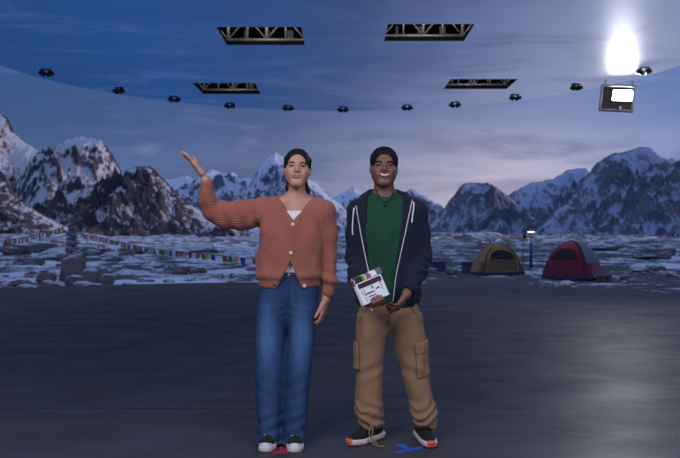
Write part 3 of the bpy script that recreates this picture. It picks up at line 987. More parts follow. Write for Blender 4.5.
while n < 90 and tries < 4000:
    tries += 1
    px = rr.choice([rr.uniform(0, 255), rr.uniform(425, 680), rr.uniform(0, 255)])
    d = 18.2 + 18*rr.random()**1.8
    x = WX(px, d)
    if edge_dist(x, d) < .35: continue
    w = rr.uniform(.07, .26)*(1+.02*(d-18))
    if any((x-a)**2+(d-b)**2 < (w+c+.15)**2 for a, b, c in placed): continue
    if 462 < px < 618 and 20 < d < 32: continue
    o = bpy.data.objects.new('rock', ROCKS[rr.randrange(6)]); COL.objects.link(o)
    h = w*rr.uniform(.5, .9)
    o.scale = (w, w*rr.uniform(.6, 1), h); o.rotation_euler = (0, 0, rr.uniform(0, 6))
    o.location = (x, d, float(terr(x, d))+h*.15)
    tag(o, 'small snow dusted rock strewn on the snowy ground past the stage edge', 'rock', 'small rocks strewn on the valley ground')
    placed.append((x, d, w)); n += 1

# ---- cairn with a pole and the prayer flag strings ----
CD = 38.0
cx = WX(72, CD); cz = float(terr(cx, CD))
cz = WZ(247, CD)
bm_stone = ROCKS
t = empty('stone_cairn', 'dark stone cairn with a wrapped orange top where the flag strings meet', 'cairn', (cx, CD, cz))
zz = -.35; rr2 = random.Random(9)
for i in range(12):
    w = .45*(1-i*.04)+rr2.uniform(-.03, .03); h = .085
    o = bpy.data.objects.new('stone', ROCKS[(3, 5, 1)[i % 3]]); COL.objects.link(o); o.parent = t
    o.scale = (w, w*.8, .19); o.location = (rr2.uniform(-.05, .05), rr2.uniform(-.03, .03), zz); o.rotation_euler = (0, 0, rr2.uniform(0, 6))
    zz += .11
M_wood = mat_plain('weathered_wood', (.09, .06, .045, 1), .8, .3, 30, .3)
M_orange = mat_fabric('orange_cloth', (.30, .10, .045, 1))
bm = bmesh.new(); bm_cyl(bm, (0, 0, zz-.1), (0, 0, zz+.30), .025, 10); bm_obj('pole', bm, M_wood, t, True)
bm = bmesh.new()
bm_tube(bm, [(0, 0, zz-.02), (0, 0, zz+.04), (.01, 0, zz+.13), (0, 0, zz+.2), (0, 0, zz+.24)], [.05, .13, .11, .08, .03], 14)
bm_obj('cloth_wrap', bm, M_orange, t, True)
CT = Vector((cx, CD, cz+zz+.1))

FCOL = {'blue': mat_fabric('blue_flag_cloth', (.05, .13, .52, 1), weave=200), 'white': mat_fabric('white_flag_cloth', (.80, .82, .86, 1), weave=200),
        'red': mat_fabric('red_flag_cloth', (.56, .12, .09, 1), weave=200), 'green': mat_fabric('green_flag_cloth', (.07, .30, .10, 1), weave=200),
        'yellow': mat_fabric('yellow_flag_cloth', (.80, .48, .08, 1), weave=200)}
M_cord = mat_plain('grey_cord', (.2, .19, .18, 1), .9, .1, 40, 0)
ORDER = ['blue', 'white', 'red', 'green', 'yellow']
def flag_string(pts, start, spacing, size, label, name='prayer_flag_string', thin=.012):
    c = bez(pts, 24)
    t = empty(name, label, 'prayer flags', tuple(c[0]))
    o0 = Vector(c[0])
    bm = bmesh.new(); bm_tube(bm, [p-o0 for p in c], thin, 6); bm_obj('cord', bm, M_cord, t, True)
    L = [0.0]
    for a, b in zip(c, c[1:]): L.append(L[-1]+(b-a).length)
    s = spacing*.5; i = start; rf = random.Random(start+3)
    while s < L[-1]-spacing*.4:
        j = max(k for k in range(len(L)) if L[k] <= s); f = (s-L[j])/(L[j+1]-L[j]+1e-9)
        p = c[j].lerp(c[min(j+1, len(c)-1)], f)-o0
        dr = (c[min(j+1, len(c)-1)]-c[max(j, 0)]).normalized()
        w = size*rf.uniform(.85, 1.05); h = size*rf.uniform(.85, 1.1); sw = rf.uniform(-.25, .25); yb = rf.uniform(-.15, .15)
        bm = bmesh.new(); G = {}
        for u in range(7):
            for v in range(7):
                q = p + dr*(u/6-.5)*w + Vector((sw*h*v/6, yb*h*v/6 + .025*size*6*math.sin(u*1.1+rf.random()*.2+v*.3)*.3, -h*v/6))
                G[u, v] = bm.verts.new(q)
        for u in range(6):
            for v in range(6): bm.faces.new((G[u, v], G[u+1, v], G[u+1, v+1], G[u, v+1]))
        ex = bmesh.ops.solidify(bm, geom=list(bm.faces), thickness=.004)
        col = ORDER[i % 5]
        f = bm_obj('flag', bm, FCOL[col], t, True); f['label'] = col+' flag'
        s += spacing; i += 1
    return t
def q(px, py, d): return Vector(P(px, py, d))
# from the picture border up to the cairn
flag_string([q(-14, 243, 30), q(6, 240, 31), q(24, 237, 33), q(40, 233, 35), q(56, 229.5, 37), CT+Vector((-.2, -.1, .02))], 4, .30, .25,
            'string of coloured prayer flags rising from the picture border to the cairn')
flag_string([CT+Vector((.2, -.1, -.02)), q(82, 233, 36), q(100, 237.5, 34), q(125, 243, 32), q(150, 248, 30), q(180, 251.5, 28.5), q(210, 254.5, 27.5), q(240, 257.5, 27), q(275, 260, 26.5)], 3, .235, .19,
            'long string of prayer flags running from the cairn to behind the rust cardigan')
flag_string([CT+Vector((.42, -.1, -.25)), q(90, 243, 37), q(105, 247, 36.5), q(122, 252, 36), q(138, 257, 35), q(152, 262, 34)], 1, .30, .10,
            'thin string of tiny faded flags dropping from the cairn to the snow', thin=.008)

# ---- tents ----
PROF_Z = np.array([0, .08, .2, .33, .5, .65, .76, .84, .9, .95, .98, 1.0]); PROF_W = np.array([1, .985, .94, .88, .80, .70, .59, .48, .375, .26, .16, 0.0])
def tent(label, loc, yaw, W, Dp, H, main, dark, tub, fly=None, flylow=None, group=None):
    t = empty('dome_tent', label, 'tent', loc, (0, 0, yaw), group)
    nE = 2.5
    def prof(z): return np.interp(z/H, PROF_Z, PROF_W)
    def front(x, z, off=0.0):
        a = W*prof(z); b = Dp*prof(z)
        return -b*max(0.0, 1-min(1, abs(x/max(a, 1e-4)))**nE)**(1/nE) - off
    def ring(z, ph, off=0.0):
        a = W*prof(z)+off; b = Dp*prof(z)+off
        c, s = math.cos(ph), math.sin(ph)
        r = (abs(c)**nE+abs(s)**nE)**(-1/nE)
        return Vector((a*r*c, b*r*s, z))
    def shell(name, z0, z1, p0, p1, off, mat, nz=26, npn=56, top=False, sag=0.0):
        bm = bmesh.new(); G = {}
        for i in range(nz+1):
            z = z0+(z1-z0)*math.sin(i/nz*PI/2)
            for j in range(npn+1):
                p = ring(min(z, H*.9995), p0+(p1-p0)*j/npn, off+sag*math.sin(j/npn*PI*4)**2*math.sin(PI*i/nz))
                p.z += off*.6
                G[i, j] = bm.verts.new(p)
        for i in range(nz):
            for j in range(npn): bm.faces.new((G[i, j], G[i, j+1], G[i+1, j+1], G[i+1, j]))
        bmesh.ops.remove_doubles(bm, verts=bm.verts, dist=.0005)
        return bm_obj(name, bm, mat, t, True)
    shell('canopy', 0.06*H, H, 0, 2*PI, 0, main, sag=-.012)
    shell('groundsheet_tub', 0, .085*H, 0, 2*PI, .012, tub, nz=4)
    def patch(name, poly_fn, mat, off, nu=24, nv=14):
        bm = bmesh.new(); G = {}
        for i in range(nu+1):
            for j in range(nv+1):
                x, z = poly_fn(i/nu, j/nv)
                G[i, j] = bm.verts.new((x, front(x, z, off), z))
        for i in range(nu):
            for j in range(nv): bm.faces.new((G[i, j], G[i+1, j], G[i+1, j+1], G[i, j+1]))
        return bm_obj(name, bm, mat, t, True)
    zs = .50*H
    patch('front_panel', lambda u, v: ((u*2-1)*W*prof(.09*H+(zs-.09*H)*v)*.90, .09*H+(zs-.09*H)*v), dark, .012)
    ww = .46*W
    patch('mesh_window', lambda u, v: ((u*2-1)*ww, zs+.01 + v*.29*H*max(0, 1-abs(u*2-1)**2.6)**.5), M_net, .016)
    patch('window_strap', lambda u, v: ((u*2-1)*.014*W, zs+v*.29*H), M_tentblue, .022, 2, 10)
    bm = bmesh.new()
    pts = []
    for k in range(31):
        a = PI*k/30; x = ww*1.04*math.cos(a); z = zs+.305*H*math.sin(a)**.8
        pts.append((x, front(x, z, .02), z))
    bm_tube(bm, pts, .010, 6); bm_obj('window_piping', bm, main, t, True)
    zx = [(.55*W, zs), (.56*W, .42*H), (.565*W, .30*H), (.55*W, .18*H), (.47*W, .13*H), (.3*W, .125*H), (.05*W, .125*H)]
    zp = bez([(x, 0, z) for x, z in zx], 8)
    bm = bmesh.new(); bm_tube(bm, [(p.x, front(p.x, p.z, .018), p.z) for p in zp], .011, 6); bm_obj('door_zip', bm, M_zip if fly is None else main, t, True)
    for sx in (-1, 1):
        bm = bmesh.new(); pts = []
        for k in range(41):
            a = PI*k/40; z = H*min(.999, math.sin(a)+.0); 
            ph = PI/4*sx if a < PI/2 else PI/4*sx+PI
            pts.append(ring(max(z, .02), ph - (PI/2 if sx > 0 and False else 0), .012) + Vector((0, 0, .01)))
        bm_tube(bm, pts, .012, 6); bm_obj('pole', bm, M_black if fly is None else dark, t, True)
    if fly is not None:
        shell('rainfly', .40*H, H, -.70, 2.2, .03, fly, sag=-.01)
        shell('side_panel', .07*H, .42*H, -.52, 1.2, .016, flylow, nz=8)
        shell('side_flap', .01*H, .10*H, -.52, .9, .05, fly, nz=4)
    else:
        # a hood over the window
        bm = bmesh.new(); G = {}
        for k in range(33):
            a = PI*k/32; x = W*.80*math.cos(a); z = H*(.40+.60*math.sin(a)**.9)
            for j in range(5):
                f = j/4; xx = x*(1-f*.22); zz2 = z-(z-.5*H)*f*.20
                G[k, j] = bm.verts.new((xx, front(xx, min(zz2, H*.995), .03), zz2))
        for k in range(32):
            for j in range(4): bm.faces.new((G[k, j], G[k+1, j], G[k+1, j+1], G[k, j+1]))
        bm_obj('hood', bm, main, t, True)
    for sx in (-1, 1):
        bm = bmesh.new(); p = ring(.55*H, -PI/2+sx*1.0, .02)
        bm_tube(bm, [p, (sx*W*1.12, -Dp*1.15, .0)], .004, 5); bm_obj('guy_rope', bm, M_cord, t)
        bm = bmesh.new(); bm_tube(bm, [(sx*W*1.12, -Dp*1.15, -.06), (sx*W*1.125, -Dp*1.155, .04)], [.004, .009], 6); bm_obj('peg', bm, M_black, t)
    return t
M_net = mat_fabric('dark_mesh_net', (.022, .018, .022, 1), weave=500)
M_tentblue = mat_fabric('dark_blue_tent_cloth', (.03, .04, .09, 1))
M_zip = mat_plain('tan_zip', (.42, .29, .13, 1), .6, .1, 40, 0)
M_ty = mat_fabric('mustard_tent_cloth', (.31, .185, .068, 1), rough=.6, weave=300); M_tyd = mat_fabric('brown_mustard_tent_cloth', (.135, .085, .048, 1), rough=.6, weave=300)
M_tr = mat_fabric('crimson_tent_cloth', (.27, .015, .034, 1), rough=.55, weave=300); M_trd = mat_fabric('dull_crimson_tent_cloth', (.14, .018, .042, 1), rough=.6, weave=300)
M_tg = mat_fabric('blue_grey_fly_cloth', (.13, .155, .20, 1), rough=.55, weave=300); M_tp = mat_fabric('dusty_pink_tent_cloth', (.27, .07, .095, 1), rough=.6, weave=300)
M_tub = mat_fabric('slate_blue_tub_cloth', (.028, .036, .075, 1), rough=.5, weave=300)
dY = 25.5
def ground(px, d): return (WX(px, d), d, float(terr(WX(px, d), d)))
g0 = ground(497, dY)
zY = WZ(272.5, dY)
tent('small mustard yellow dome tent with a dark half-moon window', (g0[0], dY, min(zY, g0[2]+.02)), .12, 26.5*dY/FPX, .78, 30.5*dY/FPX, M_ty, M_tyd, M_tub)
dR = 24.0
g0 = ground(573.5, dR)
zR = WZ(276.5, dR)
tent('crimson dome tent with a blue grey rainfly over one side', (g0[0], dR+.1, min(zR, g0[2]+.02)), -.62, 28*dR/FPX, 1.02, 37*dR/FPX, M_tr, M_trd, M_tub, M_tg, M_tp)

# ---- camp gear ----
M_bluebox = mat_plain('blue_plastic', (.025, .055, .16, 1), .5, .2, 12, .1)
M_olive = mat_plain('olive_canvas', (.085, .085, .04, 1), .8, .2, 20, .2)
def crate(px, py, wpx, hpx, d, mat, label, name='storage_crate', cat='crate', rz=.1, group=None):
    w = wpx*d/FPX; h = hpx*d/FPX; x, y, z = ground(px, d)
    z = min(z, WZ(py, d))
    t = empty(name, label, cat, (x, d, z), (0, 0, rz), group)
    bm = bmesh.new(); bm_box(bm, (0, 0, h*.42), (w*.94, w*.62, h*.84), .02); bm_obj('body', bm, mat, t)
    bm = bmesh.new(); bm_box(bm, (0, 0, h*.92), (w, w*.68, h*.16), .015); bm_obj('lid', bm, mat, t)
    for sx in (-1, 1):
        bm = bmesh.new(); bm_box(bm, (sx*w*.2, -w*.35, h*.78), (.05, .03, .10), .006); bm_obj('latch', bm, M_black, t)
        bm = bmesh.new(); bm_box(bm, (sx*w*.3, -w*.318, h*.4), (.03, .02, h*.7), .006); bm_obj('rib', bm, mat, t)
    return t
crate(437, 261, 17, 10, 28.5, M_bluebox, 'dark blue storage crate beside the navy hoodie sleeve')
crate(467, 270, 12, 12, 26.6, M_bluebox, 'blue storage crate standing beside the yellow tent', rz=-.15)
crate(604, 277.5, 15, 8, 22.0, M_olive, 'olive canvas box at the pink side of the red tent', name='canvas_box', cat='box', rz=-.3)
# blue post with a white lamp bar
dL = 30.0; x, y, z = ground(531, dL)
M_bluepost = mat_plain('blue_paint', (.02, .05, .19, 1), .5, .2, 12, .1)
M_bar = mat_emit('white_lamp_bar', (1, 1, .96, 1), 1.6)
zt = WZ(232, dL)-z
t = empty('lamp_post', 'thin blue post with a short glowing white bar lamp on top', 'lamp', (x, y, z))
bm = bmesh.new(); bm_tube(bm, [(0, 0, -.1), (0, 0, zt-.45)], [.06, .055], 12); bm_obj('base_post', bm, M_bluepost, t, True)
bm = bmesh.new(); bm_tube(bm, [(0, 0, zt-.5), (0, 0, zt)], .016, 8); bm_obj('stem', bm, M_black, t, True)
bm = bmesh.new(); bm_box(bm, (0, 0, zt), (.27, .05, .05), .015); bm_obj('lamp_bar', bm, M_bar, t)
bm = bmesh.new(); bm_box(bm, (0, 0, zt+.04), (.29, .07, .03), .008); bm_obj('lamp_cap', bm, M_black, t)
x, y, z = ground(523, 31)
zt = WZ(236.5, 31)-z
t = empty('marker_post', 'thin dark marker stake with a small dark red flag beside the lamp post', 'marker', (x, y, z))
bm = bmesh.new(); bm_cyl(bm, (0, 0, -.1), (0, 0, zt+.12), .014, 8); bm_obj('stake', bm, M_black, t, True)
bm = bmesh.new(); bm_box(bm, (.06, 0, zt), (.12, .012, .17), .003); bm_obj('flag', bm, mat_fabric('dark_red_cloth', (.09, .015, .02, 1)), t)

# ---- floor marks ----
def tape(name, label, strips, mat, loc):
    t = empty(name, label, 'tape mark', loc)
    for k, (a, b, w) in enumerate(strips):
        a = Vector(a); b = Vector(b); d = (b-a).normalized(); nrm = Vector((-d.y, d.x))*w/2
        bm = bmesh.new(); z0 = .0004+.0007*k; z1 = z0+.0006
        lo = [bm.verts.new((p.x, p.y, z0)) for p in (a-nrm, a+nrm, b+nrm, b-nrm)]
        hi = [bm.verts.new((p.x, p.y, z1)) for p in (a-nrm, a+nrm, b+nrm, b-nrm)]
        bm.faces.new(hi); bm.faces.new(lo[::-1])
        for i in range(4): bm.faces.new((lo[i], hi[i], hi[(i+1) % 4], lo[(i+1) % 4]))
        bm_obj('strip', bm, mat, t)
    return t
def fp(px, py):
    d = FPX*CAM_H/(py-HORIZON); return (WX(px, d), d)
M_rtape = mat_plain('red_cloth_tape', (.34, .025, .03, 1), .6, .1, 60, .1); M_btape = mat_plain('blue_cloth_tape', (.015, .085, .48, 1), .55, .1, 60, .1)
a = fp(283, 451.5); b1 = fp(264, 452.3); b2 = fp(301, 452.3); c1 = fp(283, 443)
rel = lambda p, o: (p[0]-o[0], p[1]-o[1])
tape('tape_mark', 'red tape mark on the floor under the canvas shoes', [(rel(b1, a), rel(b2, a), .05), (rel(a, a), rel(c1, a), .05)], M_rtape, (a[0], a[1], 0))
a = fp(409, 449.5)
tape('tape_mark', 'blue forked tape mark on the floor beside the black sneaker', [(rel(fp(396, 452.8), a), rel(fp(422, 447.6), a), .045), (rel(fp(398.5, 444.6), a), rel(fp(410, 449.6), a), .045)], M_btape, (a[0], a[1], 0))
# ================================================================== PEOPLE
import time as _t
def rot(rx=0, ry=0, rz=0):
    return Matrix.Rotation(rz, 3, 'Z') @ Matrix.Rotation(ry, 3, 'Y') @ Matrix.Rotation(rx, 3, 'X')

def mat_knit(name, color):
    t = NT(name); u = t.attr('rib'); v = t.coord()
    n = t.noise(v, 9, 3); f = t.noise(v, 420, 2)
    s = t.math('MULTIPLY_ADD', t.math('SINE', u), .5, .5)
    c = t.mix(n, tuple(x*.86 for x in color[:3])+(1,), tuple(min(1, x*1.12) for x in color[:3])+(1,))
    c = t.mix(t.math('MULTIPLY', t.math('SUBTRACT', 1.0, s), .13), c, tuple(x*.55 for x in color[:3])+(1,))
    h = t.math('ADD', s, t.math('MULTIPLY', f, .3))
    t.bsdf(c, .95, t.bump(h, .6, .003), Sheen__Weight=.1, Specular__IOR__Level=.1)
    return t.m

def mat_denim(name):
    t = NT(name); v = t.coord(); fd = t.attr('fade')
    n = t.noise(t.mapping(v, (1, 1, .35)), 26, 4); f = t.noise(v, 600, 2)
    k = t.math('MULTIPLY', fd, t.math('MULTIPLY_ADD', n, .7, .55), clamp=True)
    c = t.mix(k, (.006, .023, .078, 1), (.065, .145, .31, 1))
    c = t.mix(t.math('MULTIPLY', f, .25), c, (.03, .05, .11, 1))
    h = t.math('ADD', t.noise(v, 13, 4), t.math('MULTIPLY', f, .06))
    t.bsdf(c, .85, t.bump(h, .35, .02), Specular__IOR__Level=.2)
    return t.m

def mat_hair(name, color, scale=(60, 60, 9)):
    t = NT(name); v = t.coord()
    n = t.noise(t.mapping(v, scale), 3, 4, .6)
    c = t.mix(n, tuple(x*.5 for x in color[:3])+(1,), tuple(x*1.7 for x in color[:3])+(1,))
    t.bsdf(c, .5, t.bump(n, .7, .004), Specular__IOR__Level=.15)
    return t.m

M_skinW = mat_skin('warm_light_brown_skin', (.41, .215, .155, 1), (.46, .205, .155, 1))
M_skinM = mat_skin('deep_brown_skin', (.155, .072, .050, 1), (.19, .085, .060, 1))
M_hairW = mat_hair('dark_brown_hair', (.011, .008, .008, 1)); M_hairM = mat_hair('black_curly_hair', (.007, .006, .006, 1), (70, 70, 70))
M_eye = mat_plain('eye_white', (.58, .56, .55, 1), .2, .03, 40, 0); M_iris = mat_plain('dark_brown_iris', (.014, .008, .006, 1), .12, .1, 80, 0)
M_lipW = mat_plain('rose_lip', (.36, .115, .105, 1), .4, .08, 90, .05); M_lipM = mat_plain('brown_lip', (.15, .055, .045, 1), .4, .08, 90, .05)
M_teeth = mat_plain('teeth', (.66, .63, .60, 1), .3, .03, 90, 0)
M_mouth = mat_plain('mouth_shade', (.03, .010, .010, 1), .6, .1, 30, 0)

def small(name, parent, mat, build, lo, hi, h=.0016, blur=1):
    f = Field(lo, hi, h); build(f)
    return field_obj(name, f, mat, parent, blur)

def face_parts(root, H, hairmat, lipmat, smile, browthick, bf):
    s = H.s
    H0 = H
    def on(x, y, z, lift=.0):
        q = H0(x, y, z); yy = surf_y(bf, q[0], q[2])
        return (q[0], (yy if yy is not None else q[1])-lift*s, q[2])
    c = H.o
    for sx in (-1, 1):
        e0 = H(sx*.033, -.0725, .0)
        bm = bmesh.new(); bmesh.ops.create_uvsphere(bm, u_segments=24, v_segments=16, radius=.0128*s)
        e = bm_obj('eye', bm, M_eye, root, True, Vector(e0)-parent_world(root))
        dr = (H.R @ Vector((.03*smile*0, -1, .02))).normalized()
        bm = bmesh.new(); bmesh.ops.create_uvsphere(bm, u_segments=20, v_segments=10, radius=.0076*s)
        bmesh.ops.transform(bm, matrix=Matrix.Translation(dr*.0084*s) @ Matrix.Diagonal((1, .75, 1, 1)), verts=bm.verts)
        bm_obj('iris', bm, M_iris, e, True)
        pts = [on(sx*.015, -.0885, .0185), on(sx*.027, -.0905, .0225), on(sx*.040, -.0860, .0225), on(sx*.051, -.0745, .0170)]
        def bb(f):
            p = [tuple(q) for q in bez(pts, 5)]
            r = [browthick*s*(1-.55*abs(i/(len(p)-1)-.35)) for i in range(len(p))]
            f.chain(p, r, .001)
        small('eyebrow', root, hairmat, bb, [min(p[i] for p in pts)-.01 for i in range(3)], [max(p[i] for p in pts)+.01 for i in range(3)])
        # lash line
        lp = [H(sx*.0185, -.0845, .0015), H(sx*.026, -.0885, .0058), H(sx*.034, -.0890, .0068), H(sx*.042, -.0855, .0052), H(sx*.049, -.0785, .0005)]
        def lb(f):
            p = [tuple(q) for q in bez(lp, 5)]
            f.chain(p, [.0018*s]*len(p), .0005)
        small('eyelashes', root, hairmat, lb, [min(p[i] for p in lp)-.006 for i in range(3)], [max(p[i] for p in lp)+.006 for i in range(3)], .001)
    w = .0235+.0065*smile; up = .003+.007*smile
    zc = -.0510
    gap = .0078*(smile > .7)
    U = [on(-w, 0, zc+up), on(-w*.55, 0, zc+.0030+up*.25+gap*.5, .001), on(-.004, 0, zc+.0042-.003*smile+gap*.4, .0025), on(0, 0, zc+.0032-.003*smile+gap*.4, .0025), on(.004, 0, zc+.0042-.003*smile+gap*.4, .0025), on(w*.55, 0, zc+.0030+up*.25+gap*.5, .001), on(w, 0, zc+up)]
    L = [on(-w, 0, zc+up), on(-w*.55, 0, zc-.0040-gap*.8+up*.2, .001), on(0, 0, zc-.0068-gap-.002*smile, .0025), on(w*.55, 0, zc-.0040-gap*.8+up*.2, .001), on(w, 0, zc+up)]
    allp = U+L
    lo = [min(p[i] for p in allp)-.014 for i in range(3)]; hi = [max(p[i] for p in allp)+.014 for i in range(3)]
    def lips(f):
        p = [tuple(q) for q in bez(U, 4)]; n = len(p)
        f.chain(p, [s*(.0012+.0028*math.sin(PI*i/(n-1))) for i in range(n)], .001)
        p = [tuple(q) for q in bez(L, 6)]; n = len(p)
        f.chain(p, [s*(.0012+.0032*math.sin(PI*i/(n-1))) for i in range(n)], .001)
    small('lips', root, lipmat, lips, lo, hi, .0012)
    if smile > .7:
        def te(f):
            T = bez([on(-w*.80, 0, zc+up*.75), on(-w*.45, 0, zc+.0010, .001), on(0, 0, zc-.0014, .0015), on(w*.45, 0, zc+.0010, .001), on(w*.80, 0, zc+up*.75)], 6)
            f.chain([tuple(q) for q in T], [s*(.0024+.0040*math.sin(PI*i/(len(T)-1))) for i in range(len(T))], .001)
        small('teeth', root, M_teeth, te, lo, hi, .0012)

# ------------------------------------------------------------------ shoes (local: toe along -y, sole on z=0)
M_rubber = mat_plain('white_rubber', (.52, .52, .55, 1), .5, .06, 40, .05); M_canvas = mat_fabric('black_canvas', (.012, .013, .016, 1), weave=500)
M_lace = mat_plain('white_lace', (.55, .55, .56, 1), .8, .05, 90, .1)
M_mesh = mat_fabric('black_mesh_knit', (.013, .010, .012, 1), weave=300); M_outs = mat_plain('orange_red_rubber', (.62, .075, .035, 1), .5, .1, 40, .05)
M_maroon = mat_plain('maroon_thread', (.12, .015, .022, 1), .8, .1, 60, .1)
def shoe(root, loc, yaw, L, kind):
    t = bpy.data.objects.new('shoe', None); COL.objects.link(t); t.parent = root
    t.location = Vector(loc)-parent_world(root); t.rotation_euler = (0, 0, yaw); t.empty_display_size = .05
    k = L/.28
    def fo(name, mat, fn, h=.0035, par=t):
        f = Field([-.075, -.24*k, -.01], [.075, .10*k, .17], h); fn(f)
        V, Q = f.mesh(1)
        return np_mesh(name, V, Q, mat, par, True)
    def outline(f, grow, z0, z1, rise, kk=0.0):
        s = f.sub([-.075, -.24*k, -.01], [.075, .10*k, .17]); sl, X, Y, Z = s
        d = None
        for a, b, ra, rb in (((0, .035*k), (.004, -.12*k), .036, .046), ((.004, -.12*k), (0, -.172*k), .046, .037)):
            dx, dy = b[0]-a[0], b[1]-a[1]
            tt = np.clip(((X-a[0])*dx+(Y-a[1])*dy)/(dx*dx+dy*dy), 0, 1)
            q = np.sqrt((X-a[0]-tt*dx)**2+(Y-a[1]-tt*dy)**2)-(ra+(rb-ra)*tt)
            d = q if d is None else np.minimum(d, q)
        d = d-grow
        up = rise*np.clip((-Y-.12*k)/(.1*k), 0, 1)**2
        dz = np.maximum(z0+up*.8-Z, Z-z1-up*.5)
        r = .006
        D = np.sqrt(np.maximum(d+r, 0)**2+np.maximum(dz+r, 0)**2)-r + np.minimum(np.maximum(d, dz)+r, 0)
        f.blend(sl, D.astype(np.float32), kk)
    def upper(f):
        f.cone((0, .030*k, .048), (0, -.06*k, .060), .036, .037, .01)
        f.cone((0, -.06*k, .056), (.003, -.125*k, .040), .040, .036, .02)
        f.cone((.003, -.125*k, .038), (0, -.172*k, .034), .036, .029, .02)
        f.cone((0, .022*k, .06), (0, .016*k, .135), .038, .036, .02)
    if kind == 'canvas':
        fo('sole', M_rubber, lambda f: outline(f, .004, .001, .032, .006))
        fo('upper', M_canvas, upper)
        def cap(f):
            f.cone((.002, -.140*k, .026), (0, -.178*k, .025), .0390, .0330, .01)
            f.cone((0, -.06*k, .115), (0, -.125*k, .095), .050, .044, .004, cut=True)
        fo('toe_cap', M_rubber, cap)
        for i in range(5):
            y = -.118*k+i*.022*k; z = .078+i*.0075
            bm = bmesh.new(); bm_tube(bm, [(-.024, y+.004, z-.008), (-.012, y, z+.0005), (.012, y, z+.0005), (.024, y+.004, z-.008)], .0035, 6)
            bm_obj('lace', bm, M_lace, t, True)
    else:
        fo('outsole', M_outs, lambda f: outline(f, .003, .0005, .012, .010))
        def mid(f):
            outline(f, .006, .008, .036, .012)
            f.ell((0, .04*k, .03), (.046, .05, .022), .01)
        fo('midsole', M_rubber, mid)
        fo('upper', M_mesh, upper)
        def toe(f):
            f.ell((0, -.196*k, .030), (.030, .022, .016), .004)
        fo('toe_bumper', M_outs, toe)
        def tongue(f): f.cone((0, -.07*k, .085), (0, -.02*k, .128), .022, .024, .01, sq=(1, 1.6, 1))
        fo('tongue', M_mesh, tongue)
        for i in range(5):
            y = -.118*k+i*.020*k; z = .079+i*.0085
            bm = bmesh.new(); bm_tube(bm, [(-.024, y+.004, z-.008), (-.012, y, z+.0005), (.012, y, z+.0005), (.024, y+.004, z-.008)], .0035, 6)
            bm_obj('lace', bm, M_canvas, t, True)
        for sx in (-1, 1):
            for i in range(3):
                y = -.03*k-i*.035*k
                bm = bmesh.new(); bm_tube(bm, [(sx*.0395, y, .045), (sx*.039, y-.012, .060), (sx*.030, y-.02, .078-.004*i)], .0028, 6)
                bm_obj('stitch', bm, M_maroon, t, True)
    return t

def button(root, loc, r, mat, nrm=(0, -1, 0), name='button'):
    bm = bmesh.new(); bm_tube(bm, [Vector((0, .002, 0)), Vector((0, -.002, 0)), Vector((0, -.0035, 0))], [r, r, r*.8], 18)
    o = bm_obj(name, bm, mat, root, True, Vector(loc)-parent_world(root))
    for sx in (-1, 1):
        b2 = bmesh.new(); bm_cyl(b2, (sx*r*.28, -.0036, 0), (sx*r*.28, -.0046, 0), r*.14, 8)
        bm_obj('thread_hole', b2, M_canvas, o, True)
    return o

def surf_y(f, x, z):
    """front surface of a field at x,z"""
    i = int(round((x-f.lo[0])/f.h)); k = int(round((z-f.lo[2])/f.h))
    i = min(max(i, 0), f.n[0]-1); k = min(max(k, 0), f.n[2]-1)
    col = f.F[i, :, k]; j = np.nonzero(col < 0)[0]
    if not len(j): return None
    j = j[0]
    if j == 0: return float(f.lo[1])
    a, b = col[j-1], col[j]
    return float(f.lo[1]+f.h*(j-1+a/(a-b)))

